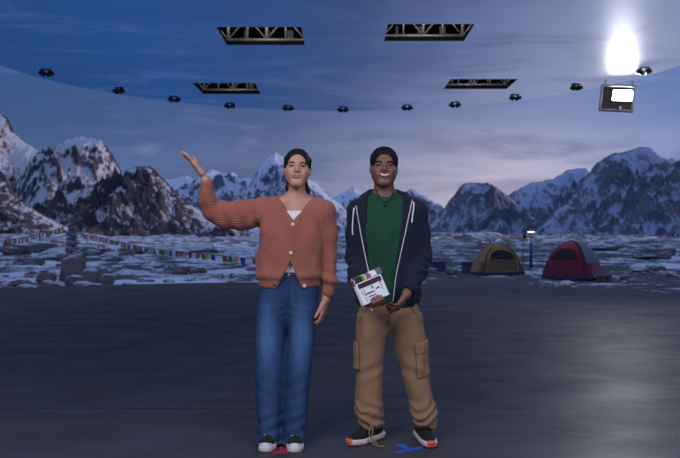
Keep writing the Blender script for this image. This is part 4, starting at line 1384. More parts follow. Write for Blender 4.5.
# ------------------------------------------------------------------ person in the rust cardigan
def build_woman():
    D = 4.6
    def X(px): return WX(px, D)
    def Z(py): return WZ(py, D)
    def p(px, py, y=D): return (X(px), y, Z(py))     # position set at the body's own depth
    root = empty('person', 'person in a rust ribbed cardigan and wide blue jeans raising one arm with open palm', 'person', (X(285), D, 0))
    H = Frame((X(297.3), D-.005, Z(168.8)), rot(-.10, .035, .05), .965)
    nk = (X(296.5), D+.030, Z(200))
    shR, shL = p(266, 209, D+.02), p(324.5, 210.5, D+.02)
    elR, wrR = p(215.5, 213.5, D-.035), p(208.2, 181, D-.10)
    elL, wrL = p(329.5, 255, D+.03), p(326, 299, D-.02)
    # -------- body: one continuous skin
    f = Field([X(178), D-.30, -.0], [X(346), D+.20, Z(146)], .0036)
    head(f, H, True)
    f.cone(H(0, .022, -.055), nk, .046, .050, .02)
    f.cone(nk, p(296, 213, D+.02), .050, .075, .03)
    for sh in (shR, shL): f.cone((nk[0]+(sh[0]-nk[0])*.25, D+.03, nk[2]-.005), (sh[0], sh[1], sh[2]-.01), .045, .045, .04)
    f.loft([(Z(214), X(295), D+.02, .155, .075), (Z(225), X(294), D+.015, .155, .092), (Z(245), X(292), D+.01, .135, .09), (Z(270), X(290), D+.01, .125, .085), (Z(295), X(289), D+.01, .150, .095), (Z(310), X(289), D+.01, .150, .095)], .03)
    for sx, (hx, kx, ax) in ((-1, (272, 270, 269)), (1, (303, 298, 295))):
        f.chain([p(hx, 305, D+.01), p(kx, 370, D+.0), p(ax, 436, D+.02)], [.078, .052, .036], .03)
        f.cone(p(ax, 440, D+.0), (X(ax), D-.10, .045), .03, .025, .01)
    f.chain([shR, elR, wrR], [.046, .036, .026], .03)
    f.chain([shL, elL, wrL], [.046, .036, .026], .03)
    # raised hand: edge on, palm up and back
    u = Vector(p(188.2, 158, D-.10))-Vector(p(206, 179, D-.10))
    hand(f, p(206.6, 176.5, D-.10), u, (.76, .16, .60), 1, (-.12, -.08, -.03, .03), (.34, .1), 1.08, 1.0)
    # hanging hand
    hand(f, p(325.6, 299.5, D-.025), Vector((-.16, -.12, -1)), (-.94, .34, 0), -1, (.30, .34, .4, .45), (.40, .4), .95, .6)
    body = field_obj('body', f, M_skinW, root, 1)
    face_parts(root, H, M_hairW, M_lipW, .45, .0034, f)
    # -------- hair
    def hair(g):
        R = H.R
        g.ell(H(0, .016, .042), (.0790*H.s, .100*H.s, .083*H.s), .01, R=R)
        g.ell(H(0, .045, .0), (.074*H.s, .070*H.s, .075*H.s), .02, R=R)
        for sx in (-1, 1): g.cone(H(sx*.071, -.002, .055), H(sx*.074, .012, -.005), .012, .009, .01)
        # face opening
        g.ell(H(0, -.092, -.004), (.066*H.s, .075*H.s, .0765*H.s), .008, cut=True, R=R)
        # gathered hair falling behind the neck
        g.chain([H(0, .085, .02), H(0, .10, -.05), H(.0, .085, -.13)], [.040, .050, .050], .02)
        g.chain([H(-.03, .055, -.06), H(-.048, .048, -.11), H(-.052, .052, -.155)], [.03, .020, .012], .02)
        g.chain([H(.03, .055, -.06), H(.056, .048, -.12), H(.066, .040, -.185), H(.070, .030, -.225)], [.03, .022, .016, .008], .02)
        g.wrinkle(lambda x, y, z: .0022*noise3(x*90, y*60, z*22))
    g = Field([X(297)-.13, D-.14, Z(213)], [X(297)+.13, D+.20, Z(144)], .0032); hair(g)
    field_obj('hair', g, M_hairW, root, 0)
    # -------- white top
    M_top = mat_fabric('white_jersey', (.62, .60, .60, 1), weave=400)
    top_rows = lambda o: [(Z(272.5), X(289), D+.01, .158-o, .112-o), (Z(262), X(289), D+.01, .165-o, .112-o), (Z(245), X(291), D+.01, .175-o, .118-o), (Z(228), X(293), D+.012, .180-o, .114-o), (Z(211), X(295), D+.018, .180-o, .098-o)]
    g = Field([X(255), D-.15, Z(275)], [X(332), D+.16, Z(206)], .0045)
    g.loft(top_rows(.012), .01)
    g.poly_cut([(X(277), Z(190)), (X(281), Z(206)), (X(288), Z(210.5)), (X(302), Z(210.5)), (X(309), Z(205)), (X(313), Z(190))], D-.3, D+.3)
    field_obj('white_top', g, M_top, root, 1)
    # -------- jeans
    h = .0055
    g = Field([X(248), D-.16, -.0], [X(328), D+.17, Z(268)], h)
    g.loft([(Z(272), X(289), D+.01, .152, .108), (Z(282), X(289), D+.01, .168, .114), (Z(296), X(288.3), D+.01, .183, .122), (Z(308), X(287.5), D+.01, .184, .122), (Z(318), X(287), D+.01, .165, .108), (Z(326), X(287), D+.01, .12, .085), (Z(333), X(287), D+.01, .06, .05)], .02, 2.5)
    g.loft([(Z(443), X(269.3), D-.004, .072, .098), (Z(425), X(269.5), D+.005, .074, .086), (Z(400), X(269.8), D+.0, .080, .086), (Z(365), X(270.6), D-.005, .089, .090), (Z(335), X(271.8), D+.005, .096, .104), (Z(306), X(272.5), D+.01, .088, .110)], .018, 2.3)
    g.loft([(Z(442), X(293), D-.004, .073, .098), (Z(425), X(294), D+.005, .073, .086), (Z(400), X(296.2), D+.0, .073, .084), (Z(365), X(298.6), D-.005, .078, .088), (Z(335), X(301), D+.005, .091, .102), (Z(306), X(303.5), D+.01, .090, .110)], .018, 2.3)
    x0 = X(286)
    def wr(x, y, z):
        zz = z
        left = sst(X(284), X(288), x)
        low = sst(Z(400), Z(441), zz)
        k = .006*noise3(x*9, y*9, z*5+3)*1.0
        k = k + .006*noise3(x*16+z*4, y*14, z*9)*(.4+.9*low)
        # drag lines at the knees and folds near the hem
        k = k + .004*np.sin((z*1.0 + .55*(x-x0)*np.where(x < x0, 1, -1))*70)*sst(.14, .0, np.abs(z-Z(385)))*.5
        k = k + .005*np.sin((z - .4*(x-x0))*85)*sst(.20, .02, np.abs(z-Z(428)))*.6
        k = k - .013*sst(.022, .0, np.abs(x-X(288.2+(z-Z(330))*4)))*sst(Z(296), Z(306), z)*sst(Z(352), Z(330), z)*(y < D)
        k = k + .002*np.sin((np.abs(x-X(288))*.5+z)*130+noise3(x*7, y*7, z*7)*3)*sst(.10, .02, np.hypot(x-X(288), z-Z(308)))*(y < D)
        return k
    g.wrinkle(wr)
    def fade(V):
        fr = sst(D+.02, D-.09, V[:, 1])
        thigh = np.exp(-((V[:, 2]-Z(335))/.19)**2)
        shin = .35*np.exp(-((V[:, 2]-Z(410))/.20)**2)
        lx = np.minimum(np.abs(V[:, 0]-X(268.5)), np.abs(V[:, 0]-X(302.5)))
        c = np.exp(-(lx/.055)**2)
        return {'fade': np.clip(.10+fr*c*(1.0*thigh+shin)+.30*(V[:, 2] < Z(438.5)), 0, 1)}
    M_jean = mat_denim('blue_denim')
    jeans = field_obj('jeans', g, M_jean, root, 1, fade)
    gj = g
    # jeans details: fly button, fly seam, pockets, belt loops
    M_brass = mat_plain('copper_button', (.35, .2, .12, 1), .35, .1, 50, 0, metallic=.8)
    M_seam = mat_plain('denim_seam', (.012, .028, .075, 1), .85, .1, 60, .1)
    y = surf_y(gj, X(290), Z(274.5)) or D-.1
    button(root, (X(290), y-.002, Z(274.5)), .009, M_brass)
    def seam(name, pts, par, fld, r, mat):
        q = []
        for a, b in pts:
            yy = surf_y(fld, a, b)
            if yy is not None: q.append((a, yy-.0005, b))
        if len(q) < 2: return
        c = Vector(parent_world(par))
        bm = bmesh.new(); bm_tube(bm, [Vector(k)-c for k in q], r, 6)
        return bm_obj(name, bm, mat, par, True)
    def line(a, b, n=14): return [(X(a[0]+(b[0]-a[0])*i/n), Z(a[1]+(b[1]-a[1])*i/n)) for i in range(n+1)]
    seam('fly_seam', line((290.5, 276), (289, 303)), root, gj, .0026, M_seam)
    seam('pocket_seam', line((266, 279), (259.5, 297)), root, gj, .0026, M_seam)
    seam('pocket_seam', line((309, 279), (316, 297)), root, gj, .0026, M_seam)
    # -------- cardigan
    M_kn = mat_knit('rust_rib_knit', (.285, .103, .077, 1))
    g = Field([X(194), D-.24, Z(312)], [X(346), D+.22, Z(180)], .0050)
    g.loft([(Z(287.5), X(289.3), D+.01, .190, .128), (Z(280), X(289.4), D+.01, .196, .136), (Z(262), X(290), D+.01, .192, .132), (Z(245), X(290.8), D+.01, .190, .130), (Z(230), X(292), D+.012, .190, .126), (Z(218), X(294), D+.02, .180, .112), (Z(209), X(295.5), D+.022, .150, .095)], .02, 2.4)
    nb = (X(296), D+.035, Z(203))
    for sh in (shR, shL):
        g.cone((nb[0]+(sh[0]-nb[0])*.30, nb[1], nb[2]+.004), (sh[0], sh[1], sh[2]), .056, .060, .05)
    # raised sleeve: full above the elbow, pushed back cuff
    g.chain([p(264, 211, D+.02), p(243, 214.5, D), p(226, 214.5, D-.02), p(212.5, 210, D-.045)], [.082, .078, .072, .060], .03)
    g.cone(p(246, 219, D+.0), p(223, 218, D-.02), .066, .056, .02)
    g.chain([p(213, 211, D-.045), p(210, 201, D-.07), p(209.2, 194, D-.085)], [.058, .050, .044], .02)
    g.chain([p(209.2, 195, D-.085), p(208.8, 184.6, D-.097)], [.041, .038], .006)
    # hanging sleeve with a blouson fold over the cuff
    g.chain([p(324.5, 215, D+.02), p(328.5, 235, D+.028), p(329, 258, D+.028), p(328.5, 277, D+.01)], [.061, .053, .048, .046], .03)
    g.ell(p(328.2, 280, D+.0), (.054, .058, .040), .02)
    g.chain([p(328, 284, D-.01), p(326.4, 300, D-.02)], [.040, .034], .006)
    # ribbed welt
    # openings: neck, V front and the parted hem
    V0 = [(X(294.3), Z(223.5)), (X(277.5), Z(196)), (X(283), Z(185)), (X(309), Z(185)), (X(314.5), Z(195))]
    g.poly_cut(V0, D-.35, D+.045, .006)
    g.cone((X(296.5), D+.055, Z(190)), (X(296.5), D+.03, Z(204)), .070, .066, .01, cut=True)
    # cuff openings
    vdir = (Vector(p(208.2, 179, D-.10))-Vector(p(208.8, 184.6, D-.097)))
    g.cone(p(208.7, 184, D-.098), p(207.5, 174, D-.105), .029, .029, .004, cut=True)
    g.cone(p(326.2, 302, D-.02), p(325, 310, D-.025), .027, .027, .004, cut=True)
    xc = X(292)
    # the drawn-in lines of the front band, collar band and welt
    def wr(x, y, z):
        k = .007*noise3(x*8, y*8, z*7+5) + .004*noise3(x*17, y*15, z*12)
        fr = y < D-.0
        # raised collar and front band
        b = np.minimum(np.minimum(seg_dist(x, z, (X(294.3), Z(223.5)), (X(277.5), Z(196))), seg_dist(x, z, (X(294.3), Z(223.5)), (X(314.5), Z(195)))),
                       np.minimum(seg_dist(x, z, (X(292.8), Z(223.5)), (X(291.3), Z(262.5))), np.minimum(seg_dist(x, z, (X(291.8), Z(262.5)), (X(276.5), Z(291))), seg_dist(x, z, (X(291.8), Z(262.5)), (X(304), Z(291))))))
        k = k + .0045*sst(.026, .018, b)*fr
        # welt at the hem pulls in, body blouses over it
        torso = (x > X(254)) & (x < X(323))
        k = k - .008*sst(Z(277), Z(280), z)*torso - .0*z
        k = k + .008*np.exp(-((z-Z(274))/.022)**2)*torso
        # folds under the raised arm, sleeve creases
        arm = x < X(256)
        k = k + .006*np.sin((x*1.0+z*.55)*75)*arm*sst(X(206), X(225), x)*.7
        k = k + .007*np.sin((z+.35*(x-X(330)))*80)*(x > X(322))*sst(Z(262), Z(278), z)*.8
        k = k + .005*np.sin((z*.8-(x-X(258))*1.3)*60)*sst(.16, .02, np.hypot(x-X(262), z-Z(232)))*fr
        # groove between torso and hanging arm
        return k
    g.wrinkle(wr)
    HEM = [(X(291.8), Z(260.5)), (X(276.0), Z(291.5)), (X(275.5), Z(298)), (X(304.6), Z(298)), (X(304.2), Z(291.5))]
    g.poly_cut(HEM, D-.35, D-.01, .004)
    # wedge between torso and the hanging sleeve
    g.cone(p(323.6, 240, D-.14), p(322.4, 290, D-.14), .010, .016, .01, cut=True)
    def rib(V):
        x, y, z = V[:, 0], V[:, 1], V[:, 2]
        ang = np.arctan2(x-X(291), -(y-D-.01))
        r = ang*.17*2*PI/.0115
        # sleeves: ribs run along the arm
        a, b = np.array(p(264, 211, D+.02)), np.array(p(212, 211, D-.045))
        t = (b-a)/np.linalg.norm(b-a); q = V-a
        s1 = np.cross(t, [0, 1, 0]); s1 /= np.linalg.norm(s1); s2 = np.cross(t, s1)
        ra = np.arctan2(q @ s1, q @ s2)*.07*2*PI/.0115
        fa = np.arctan2(x-X(209), -(y-D+.08))*.045*2*PI/.011
        lb = np.arctan2(x-X(330), -(y-D-.02))*.056*2*PI/.0115
        isA = (x < X(256)); isF = (x < X(219)) & (z > Z(203)); isL = (x > X(323))
        r = np.where(isA, ra, r); r = np.where(isF, fa, r); r = np.where(isL, lb, r)
        return {'rib': r}
    card = field_obj('cardigan', g, M_kn, root, 1, rib)
    M_btn = mat_plain('pearl_button', (.55, .52, .50, 1), .25, .06, 60, 0); M_btd = mat_plain('dark_button_hole', (.05, .02, .02, 1), .5, .1, 40, 0)
    for px, py, m in ((294, 224.8, M_btn), (292.2, 252.5, M_btn), (305.3, 284.6, M_btn), (276.6, 283.4, M_btd)):
        y = surf_y(g, X(px), Z(py))
        if y is None: y = D-.12
        button(root, (X(px), y-.003, Z(py)), .0105 if m is M_btn else .007, m, name='button' if m is M_btn else 'buttonhole')
    # -------- canvas shoes
    shoe(root, (X(269.3), D+.03, 0), -.05, .265, 'canvas')
    shoe(root, (X(294.2), D+.02, 0), .06, .265, 'canvas')
    return root
build_woman()
# ------------------------------------------------------------------ person with the slate
def build_man():
    D = 4.68
    def X(px): return WX(px, D)
    def Z(py): return WZ(py, D)
    def p(px, py, y=D): return (X(px), y, Z(py))
    root = empty('person', 'smiling person in a navy zip hoodie, green t-shirt and khaki cargo trousers holding a slate', 'person', (X(389), D, 0))
    H = Frame((X(383.8), D-.01, Z(167.8)), rot(-.08, .03, -.02), .99)
    nk = (X(385), D+.03, Z(199))
    shR, shL = p(359, 211, D+.02), p(414, 210, D+.02)
    elR, wrR = p(354, 257, D+.03), p(363.5, 295, D-.235)
    elL, wrL = p(421.5, 256, D+.03), p(404, 291, D-.20)
    f = Field([X(336), D-.48, 0], [X(442), D+.20, Z(146)], .0036)
    head(f, H, False)
    f.cone(H(0, .020, -.05), nk, .057, .063, .02)
    f.cone(nk, p(386, 215, D+.02), .063, .08, .03)
    for sh in (shR, shL): f.cone((nk[0]+(sh[0]-nk[0])*.25, D+.03, nk[2]-.01), (sh[0], sh[1], sh[2]-.01), .050, .048, .04)
    f.loft([(Z(216), X(386.5), D+.02, .150, .078), (Z(230), X(387), D+.015, .150, .092), (Z(255), X(388), D+.01, .135, .090), (Z(280), X(389), D+.01, .130, .088), (Z(300), X(389), D+.01, .145, .095), (Z(312), X(389), D+.01, .145, .095)], .03)
    for hx, kx, ax, ay in ((374, 369, 369, D), (404, 412, 423, D-.02)):
        f.chain([p(hx, 312, D+.01), p(kx, 362, ay), p(ax, 418, ay+.035)], [.080, .055, .038], .03)
        f.cone((X(ax), ay+.035, .14), (X(ax), ay+.045, .085), .034, .028, .01)
    f.chain([shR, elR, wrR], [.050, .040, .029], .03)
    f.chain([shL, elL, wrL], [.050, .040, .029], .03)
    # hand under the slate: palm below, four fingers round its lower edge, thumb behind
    s = SLATE
    def S_(x, y, z): return tuple(s(x, y, z))
    kn = []
    for i, x in enumerate((-.030, -.0105, .0095, .028)):
        r = (.0092, .0098, .0096, .0088)[i]
        k0 = S_(x-.002, .034, -.088-.003*(i in (1, 2))); k1 = S_(x, -.003, -.0935); k2 = S_(x+.001, -.0235, -.078); k3 = S_(x+.0015, -.0200, -.0500-(.010, .002, 0, .008)[i])
        f.cone(wrR, k0, .024, .0125, .02)
        f.chain([k0, k1], [r*1.05, r], .008)
        f.chain([k1, k2, k3], [r, r*.95, r*.82], .004)
    f.cone(S_(-.022, .05, -.085), S_(-.040, .036, -.055), .0135, .011, .012)
    f.cone(S_(-.040, .036, -.055), S_(-.036, .028, -.025), .0108, .0088, .003)
    # other hand relaxed in front of the hip, fingers curled
    u = Vector(p(397, 302, D-.27))-Vector(wrL)
    hand(f, p(403, 293, D-.205), Vector((-.50, -.28, -.62)), (-.72, .35, .55), 1, (.75, .85, .9, .95), (.45, .7), .98, .8)
    field_obj('body', f, M_skinM, root, 1)
    face_parts(root, H, M_hairM, M_lipM, 1.0, .0044, f)
    # -------- hair: short tight curls
    def hair(g):
        R = H.R
        g.ell(H(0, .016, .043), (.0840*H.s, .103*H.s, .086*H.s), .01, R=R)
        g.ell(H(0, .050, .0), (.074*H.s, .064*H.s, .070*H.s), .02, R=R)
        g.ell(H(0, -.094, -.006), (.0665*H.s, .072*H.s, .0770*H.s), .008, cut=True, R=R)
        for sx in (-1, 1): g.ell(H(sx*.095, -.02, -.055), (.03, .07, .055), .008, cut=True, R=R)
        g.wrinkle(lambda x, y, z: .0040*noise3(x*85, y*85, z*85)+.0024*noise3(x*170, y*170, z*170))
    g = Field([X(384)-.13, D-.15, Z(196)], [X(384)+.13, D+.18, Z(142)], .0030); hair(g)
    field_obj('hair', g, M_hairM, root, 0)
    # -------- green t-shirt
    M_tee = mat_fabric('dark_green_jersey', (.008, .050, .028, 1), weave=450, wr=7, wstr=.3)
    g = Field([X(346), D-.2, Z(309)], [X(428), D+.17, Z(184)], .0048)
    g.loft([(Z(303), X(388), D+.005, .160, .128), (Z(280), X(387.5), D+.005, .165, .128), (Z(250), X(387), D+.008, .170, .130), (Z(228), X(386.5), D+.012, .175, .128), (Z(212), X(386), D+.02, .165, .108), (Z(203), X(386), D+.025, .12, .090)], .02)
    nb = (X(385.3), D+.035, Z(203))
    for sh in (shR, shL): g.cone((nb[0]+(sh[0]-nb[0])*.3, nb[1], nb[2]), sh, .050, .056, .05)
    for sx in (-1, 1): g.cone((X(385)+sx*.050, D+.028, Z(201)), (X(386)+sx*.10, D+.022, Z(207)), .054, .048, .03)
    g.cone(p(385, 203, D+.028), p(385, 199, D+.020), .082, .074, .02)
    g.cone(p(385, 176, D-.045), p(385, 187.5, D-.030), .060, .060, .006, cut=True)
    g.cone(p(385, 178, D+.01), p(385, 190, D+.02), .066, .064, .006, cut=True)
    def wr(x, y, z):
        k = .006*noise3(x*9, y*9, z*4+2) + .006*np.sin((x-X(386))*95+noise3(x*6, y*5, z*4)*4)*sst(Z(212), Z(275), z) + .004*noise3(x*22, y*14, z*7)
        nd = np.abs(np.sqrt((x-X(385))**2+((z-Z(187))*.9)**2)-.075)
        return k + .003*sst(.012, .006, nd)*(y < D)
    g.wrinkle(wr)
    field_obj('t_shirt', g, M_tee, root, 1)
    gtee = g
    # -------- hoodie
    M_hd = mat_fabric('navy_fleece', (.0070, .0115, .027, 1), weave=500, wr=8, wstr=.4)
    g = Field([X(335), D-.32, Z(314)], [X(438), D+.24, Z(180)], .0052)
    g.loft([(Z(308), X(388), D+.01, .188, .135), (Z(298), X(388), D+.01, .196, .146), (Z(280), X(388), D+.01, .196, .146), (Z(255), X(387.5), D+.01, .196, .146), (Z(232), X(387), D+.015, .196, .142), (Z(216), X(386.5), D+.02, .182, .122), (Z(207), X(386), D+.025, .15, .10)], .02, 2.4)
    nb = (X(385.3), D+.04, Z(203))
    for sh in (shR, shL):
        g.cone((nb[0]+(sh[0]-nb[0])*.32, nb[1], nb[2]+.008), sh, .064, .072, .05)
    g.chain([p(360, 213, D+.02), p(357, 234, D+.03), p(355.5, 256, D+.025)], [.073, .064, .058], .03)
    g.chain([p(355.5, 257, D+.02), p(358, 275, D-.10), p(362, 291, D-.20)], [.058, .056, .047], .03)
    g.chain([p(415, 213, D+.02), p(419.5, 234, D+.03), p(421, 254, D+.025)], [.075, .066, .063], .03)
    g.chain([p(421, 256, D+.02), p(415, 273, D-.09), p(406.5, 287, D-.18)], [.063, .056, .047], .03)
    # hood lying behind the neck
    g.chain([p(366, 202, D-.03), p(366, 199, D+.04), p(373, 196, D+.11), p(386, 195, D+.13), p(398, 195.5, D+.11), p(405, 198, D+.04), p(405, 201, D-.03)], [.024, .032, .042, .046, .042, .032, .024], .03)
    # neck and open front
    g.cone(p(385, 182, D+.02), p(385, 200, D+.03), .064, .066, .01, cut=True)
    g.poly_cut([(X(370), Z(183)), (X(366), Z(197)), (X(366), Z(225)), (X(368.5), Z(268)), (X(373), Z(314)), (X(388.5), Z(314)), (X(394), Z(268)), (X(400), Z(225)), (X(403.5), Z(197)), (X(400), Z(183))], D-.4, D+.012, .006)
    # cuffs: openings
    g.cone(p(362.5, 292.5, D-.208), p(365, 299, D-.26), .034, .034, .004, cut=True)
    g.cone(p(405.5, 289, D-.19), p(402, 296, D-.24), .034, .034, .004, cut=True)
    def wr(x, y, z):
        k = .007*noise3(x*8, y*8, z*6+9) + .004*noise3(x*18, y*16, z*12)
        arms = (x < X(357)) | (x > X(414))
        k = k + .0045*np.sin((z+(y-D)*.6+(x-X(388))*.3)*78+noise3(x*9, y*9, z*9)*5)*arms*sst(Z(238), Z(262), z)
        k = k - .010*sst(Z(300), Z(302.5), z)*(y > D-.16)
        return k
    g.wrinkle(wr)
    hood = field_obj('hoodie', g, M_hd, root, 1)
    gh = g
    # zip tapes, teeth line and draw cords
    M_zipw = mat_plain('pale_zip_tape', (.42, .43, .46, 1), .5, .08, 60, .05); M_cordw = mat_plain('white_draw_cord', (.68, .68, .68, 1), .8, .05, 90, .1)
    rw = Vector(parent_world(root))
    def lay(name, pts, r, mat, lift=.002, n=10, ends=None):
        q = []
        for a in bez([(px, 0, py) for px, py in pts], n):
            x, z = X(a[0]), Z(a[2]); y = surf_y(gh, x, z)
            if y is None or y > D-.02: y = q[-1][1] if q else D-.12
            q.append((x, y-lift, z))
        q = [Vector(v) for v in q]
        for _ in range(3):
            q = [q[0]]+[Vector((b.x, (a.y+2*b.y+c.y)/4, b.z)) for a, b, c in zip(q, q[1:], q[2:])]+[q[-1]]
        bm = bmesh.new(); bm_tube(bm, [v-rw for v in q], r, 8)
        return bm_obj(name, bm, mat, root, True)
    lay('zip_edge', [(355.8, 206), (358.5, 222), (362.5, 245), (366, 262), (368, 272), (370, 290)], .0034, M_zipw)
    lay('zip_edge', [(411.8, 200), (408, 215), (402.5, 238), (397, 262), (394, 278), (391.5, 300)], .0034, M_zipw)
    lay('draw_cord', [(353.8, 208), (352.8, 218), (352.3, 229), (352.5, 235)], .0038, M_cordw, .004)
    lay('draw_cord', [(412.9, 202), (412.8, 208), (411.5, 215), (410.6, 223)], .0038, M_cordw, .004)
    # -------- necklace
    M_ncord = mat_plain('black_neck_cord', (.006, .006, .006, 1), .6, .1, 60, .1)
    def sy(px, py, lift):
        x, z = X(px), Z(py)
        ys = [q for q in (surf_y(f, x, z), surf_y(gtee, x, z)) if q is not None]
        return (x, (min(ys) if ys else D-.005)-lift, z)
    pts = [sy(a, b, .0035) for a, b in ((375.6, 188.5), (377, 193), (379.3, 197.5), (382, 201.3), (384.3, 203), (386.8, 201.5), (390.5, 197.5), (393.3, 193), (395, 188.5))]
    bm = bmesh.new(); bm_tube(bm, [Vector(q)-rw for q in bez(pts, 5)], .0032, 8); nc = bm_obj('necklace', bm, M_ncord, root, True)
    q = Vector(sy(384.4, 205, .010))-rw
    bm = bmesh.new(); bm_tube(bm, [q+Vector((0, 0, .010)), q+Vector((0, 0, .004)), q-Vector((0, 0, .006)), q-Vector((0, 0, .013))], [.002, .006, .007, .002], 10); bm_obj('pendant', bm, M_ncord, nc, True)
    # -------- cargo trousers
    M_kh = mat_fabric('khaki_cotton', (.235, .142, .082, 1), weave=500, wr=7, wstr=.35, var=.10)
    g = Field([X(348), D-.20, .0], [X(444), D+.19, Z(292)], .0055)
    g.loft([(Z(297), X(389), D+.01, .158, .108), (Z(306), X(389), D+.01, .178, .120), (Z(316), X(388.5), D+.01, .182, .122), (Z(324), X(388.5), D+.01, .145, .095), (Z(330), X(388.5), D+.01, .07, .05)], .02, 2.5)
    lr = [(314, 372.3, 15.5, .115), (330, 371.3, 15.2, .115), (350, 370, 14.2, .100), (368, 369.3, 13.6, .092), (385, 369, 13.3, .088), (400, 368.6, 13.4, .085), (412, 369.2, 14.0, .088), (420, 370.6, 13.0, .082), (428, 372.2, 10.2, .064)]
    rr_ = [(312, 405.5, 16.8, .115), (330, 407.5, 16.6, .115), (350, 410.5, 15.4, .102), (368, 413.2, 13.4, .094), (385, 416.8, 12.6, .090), (398, 420.5, 12.4, .086), (408, 423.2, 13.6, .090), (417, 424.3, 13.0, .086), (426.5, 424.8, 10.4, .066)]
    g.loft([(Z(a), X(b), D+.005, c*D/FPX, d) for a, b, c, d in lr], .016, 2.3)
    g.loft([(Z(a), X(b), D-.012, c*D/FPX, d) for a, b, c, d in rr_], .016, 2.3)
    def wr(x, y, z):
        L = x < X(388)
        k = .006*noise3(x*9, y*9, z*6+11) + .004*noise3(x*18, y*16, z*12)
        low = sst(Z(385), Z(420), z)
        k = k + .007*np.sin((z+np.where(L, .35, -.35)*(x-np.where(L, X(370), X(422))))*105+noise3(x*11, y*11, z*9)*5)*low + .005*noise3(x*24, y*22, z*30)*low
        k = k + .005*np.sin((z+np.where(L, -.6, .6)*(x-X(388)))*60+noise3(x*5, y*5, z*5)*2)*sst(.10, .0, np.abs(z-Z(368)))
        k = k + .004*np.sin((z*.7+np.where(L, .9, -.9)*(x-X(388)))*75)*sst(.12, .02, np.hypot(x-X(388), z-Z(322)))*(y < D)
        return k
    g.wrinkle(wr)
    field_obj('trousers', g, M_kh, root, 1)
    gp = g
    M_khs = mat_fabric('khaki_seam', (.16, .095, .055, 1), weave=500)
    def seam(name, pts, r=.0028, mat=M_khs, par=root, n=8):
        q = []
        for a in bez([(px, 0, py) for px, py in pts], n):
            y = surf_y(gp, X(a[0]), Z(a[2]))
            if y is not None: q.append(Vector((X(a[0]), y-.0006, Z(a[2])))-rw)
        bm = bmesh.new(); bm_tube(bm, q, r, 6); return bm_obj(name, bm, mat, par, True)
    seam('fly_seam', [(388.5, 307), (388, 315), (387.3, 324)])
    seam('pocket_seam', [(367, 307), (362, 314), (358.8, 322)])
    seam('pocket_seam', [(409, 306), (415, 313), (420, 320)])
    # cargo pockets
    def pocket(name, pts, mat, th, flap):
        """a bellows pocket that follows the leg: quad of four frame points"""
        q = Field([X(min(a for a, b in pts))-.06, D-.2, Z(max(b for a, b in pts))-.05], [X(max(a for a, b in pts))+.06, D+.15, Z(min(b for a, b in pts))+.05], .0045)
        poly = [(X(a), Z(b)) for a, b in pts]
        sl, XX, YY, ZZ = q.sub([q.lo[0]-.1]*1+[q.lo[1]-.1, q.lo[2]-.1], [5, 9, 9])
        d2 = poly_dist(XX[:, 0, 0][:, None], ZZ[0, 0, :][None, :], poly)[:, None, :]
        # sample the trouser field shifted outwards
        ix = np.clip(np.round((XX[:, 0, 0]-gp.lo[0])/gp.h).astype(int), 0, gp.n[0]-1); iy = np.clip(np.round((YY[0, :, 0]-gp.lo[1])/gp.h).astype(int), 0, gp.n[1]-1); iz = np.clip(np.round((ZZ[0, 0, :]-gp.lo[2])/gp.h).astype(int), 0, gp.n[2]-1)
        base = gp.F[np.ix_(ix, iy, iz)]-th
        d = np.maximum(np.maximum(base, d2), YY-(D+.06))
        q.blend(sl, d.astype(np.float32), .004)
        return field_obj(name, q, mat, root, 1)
    pocket('cargo_pocket', [(413.5, 345), (427, 342), (429, 372), (415.5, 376)], M_kh, .012, 0)
    pocket('pocket_flap', [(412.8, 341), (427, 338), (428, 349), (413.8, 352)], M_kh, .018, 0)
    pocket('cargo_pocket', [(353, 342), (358.2, 342), (358.6, 368), (353, 368)], M_kh, .013, 0)
    # hem draw cord
    bm = bmesh.new()
    y0 = surf_y(gp, X(371), Z(420)) or D-.08
    c0 = Vector((X(370.5), y0-.004, Z(421)))
    bm_tube(bm, [v-rw for v in bez([c0, c0+Vector((-.012, -.012, -.045)), c0+Vector((.002, -.02, -.085)), Vector((X(374), y0-.05, .012)), Vector((X(383), y0-.075, .008))], 6)], .0042, 6)
    bm_obj('hem_draw_cord', bm, M_kh, root, True)
    bm = bmesh.new()
    bm_tube(bm, [v-rw for v in bez([c0, c0+Vector((.010, -.014, -.03)), c0+Vector((.006, -.022, -.07)), Vector((X(377), y0-.045, .010))], 6)], .0042, 6)
    bm_obj('hem_draw_cord', bm, M_kh, root, True)
    # -------- socks
    M_sock = mat_fabric('black_sock', (.01, .01, .012, 1))
    for ax, ay in ((370.8, D+.03), (424.3, D+.03)):
        q = Field([X(ax)-.09, D-.12, .04], [X(ax)+.09, D+.16, .30], .005)
        q.cone((X(ax), ay+.01, .09), (X(ax), ay+.005, .24), .046, .048, .01)
        field_obj('sock', q, M_sock, root, 1)
    # -------- sneakers
    shoe(root, (X(373.5), D+.045, 0), -.74, .295, 'runner')
    shoe(root, (X(423.5), D+.055, 0), .13, .295, 'runner')
    return root

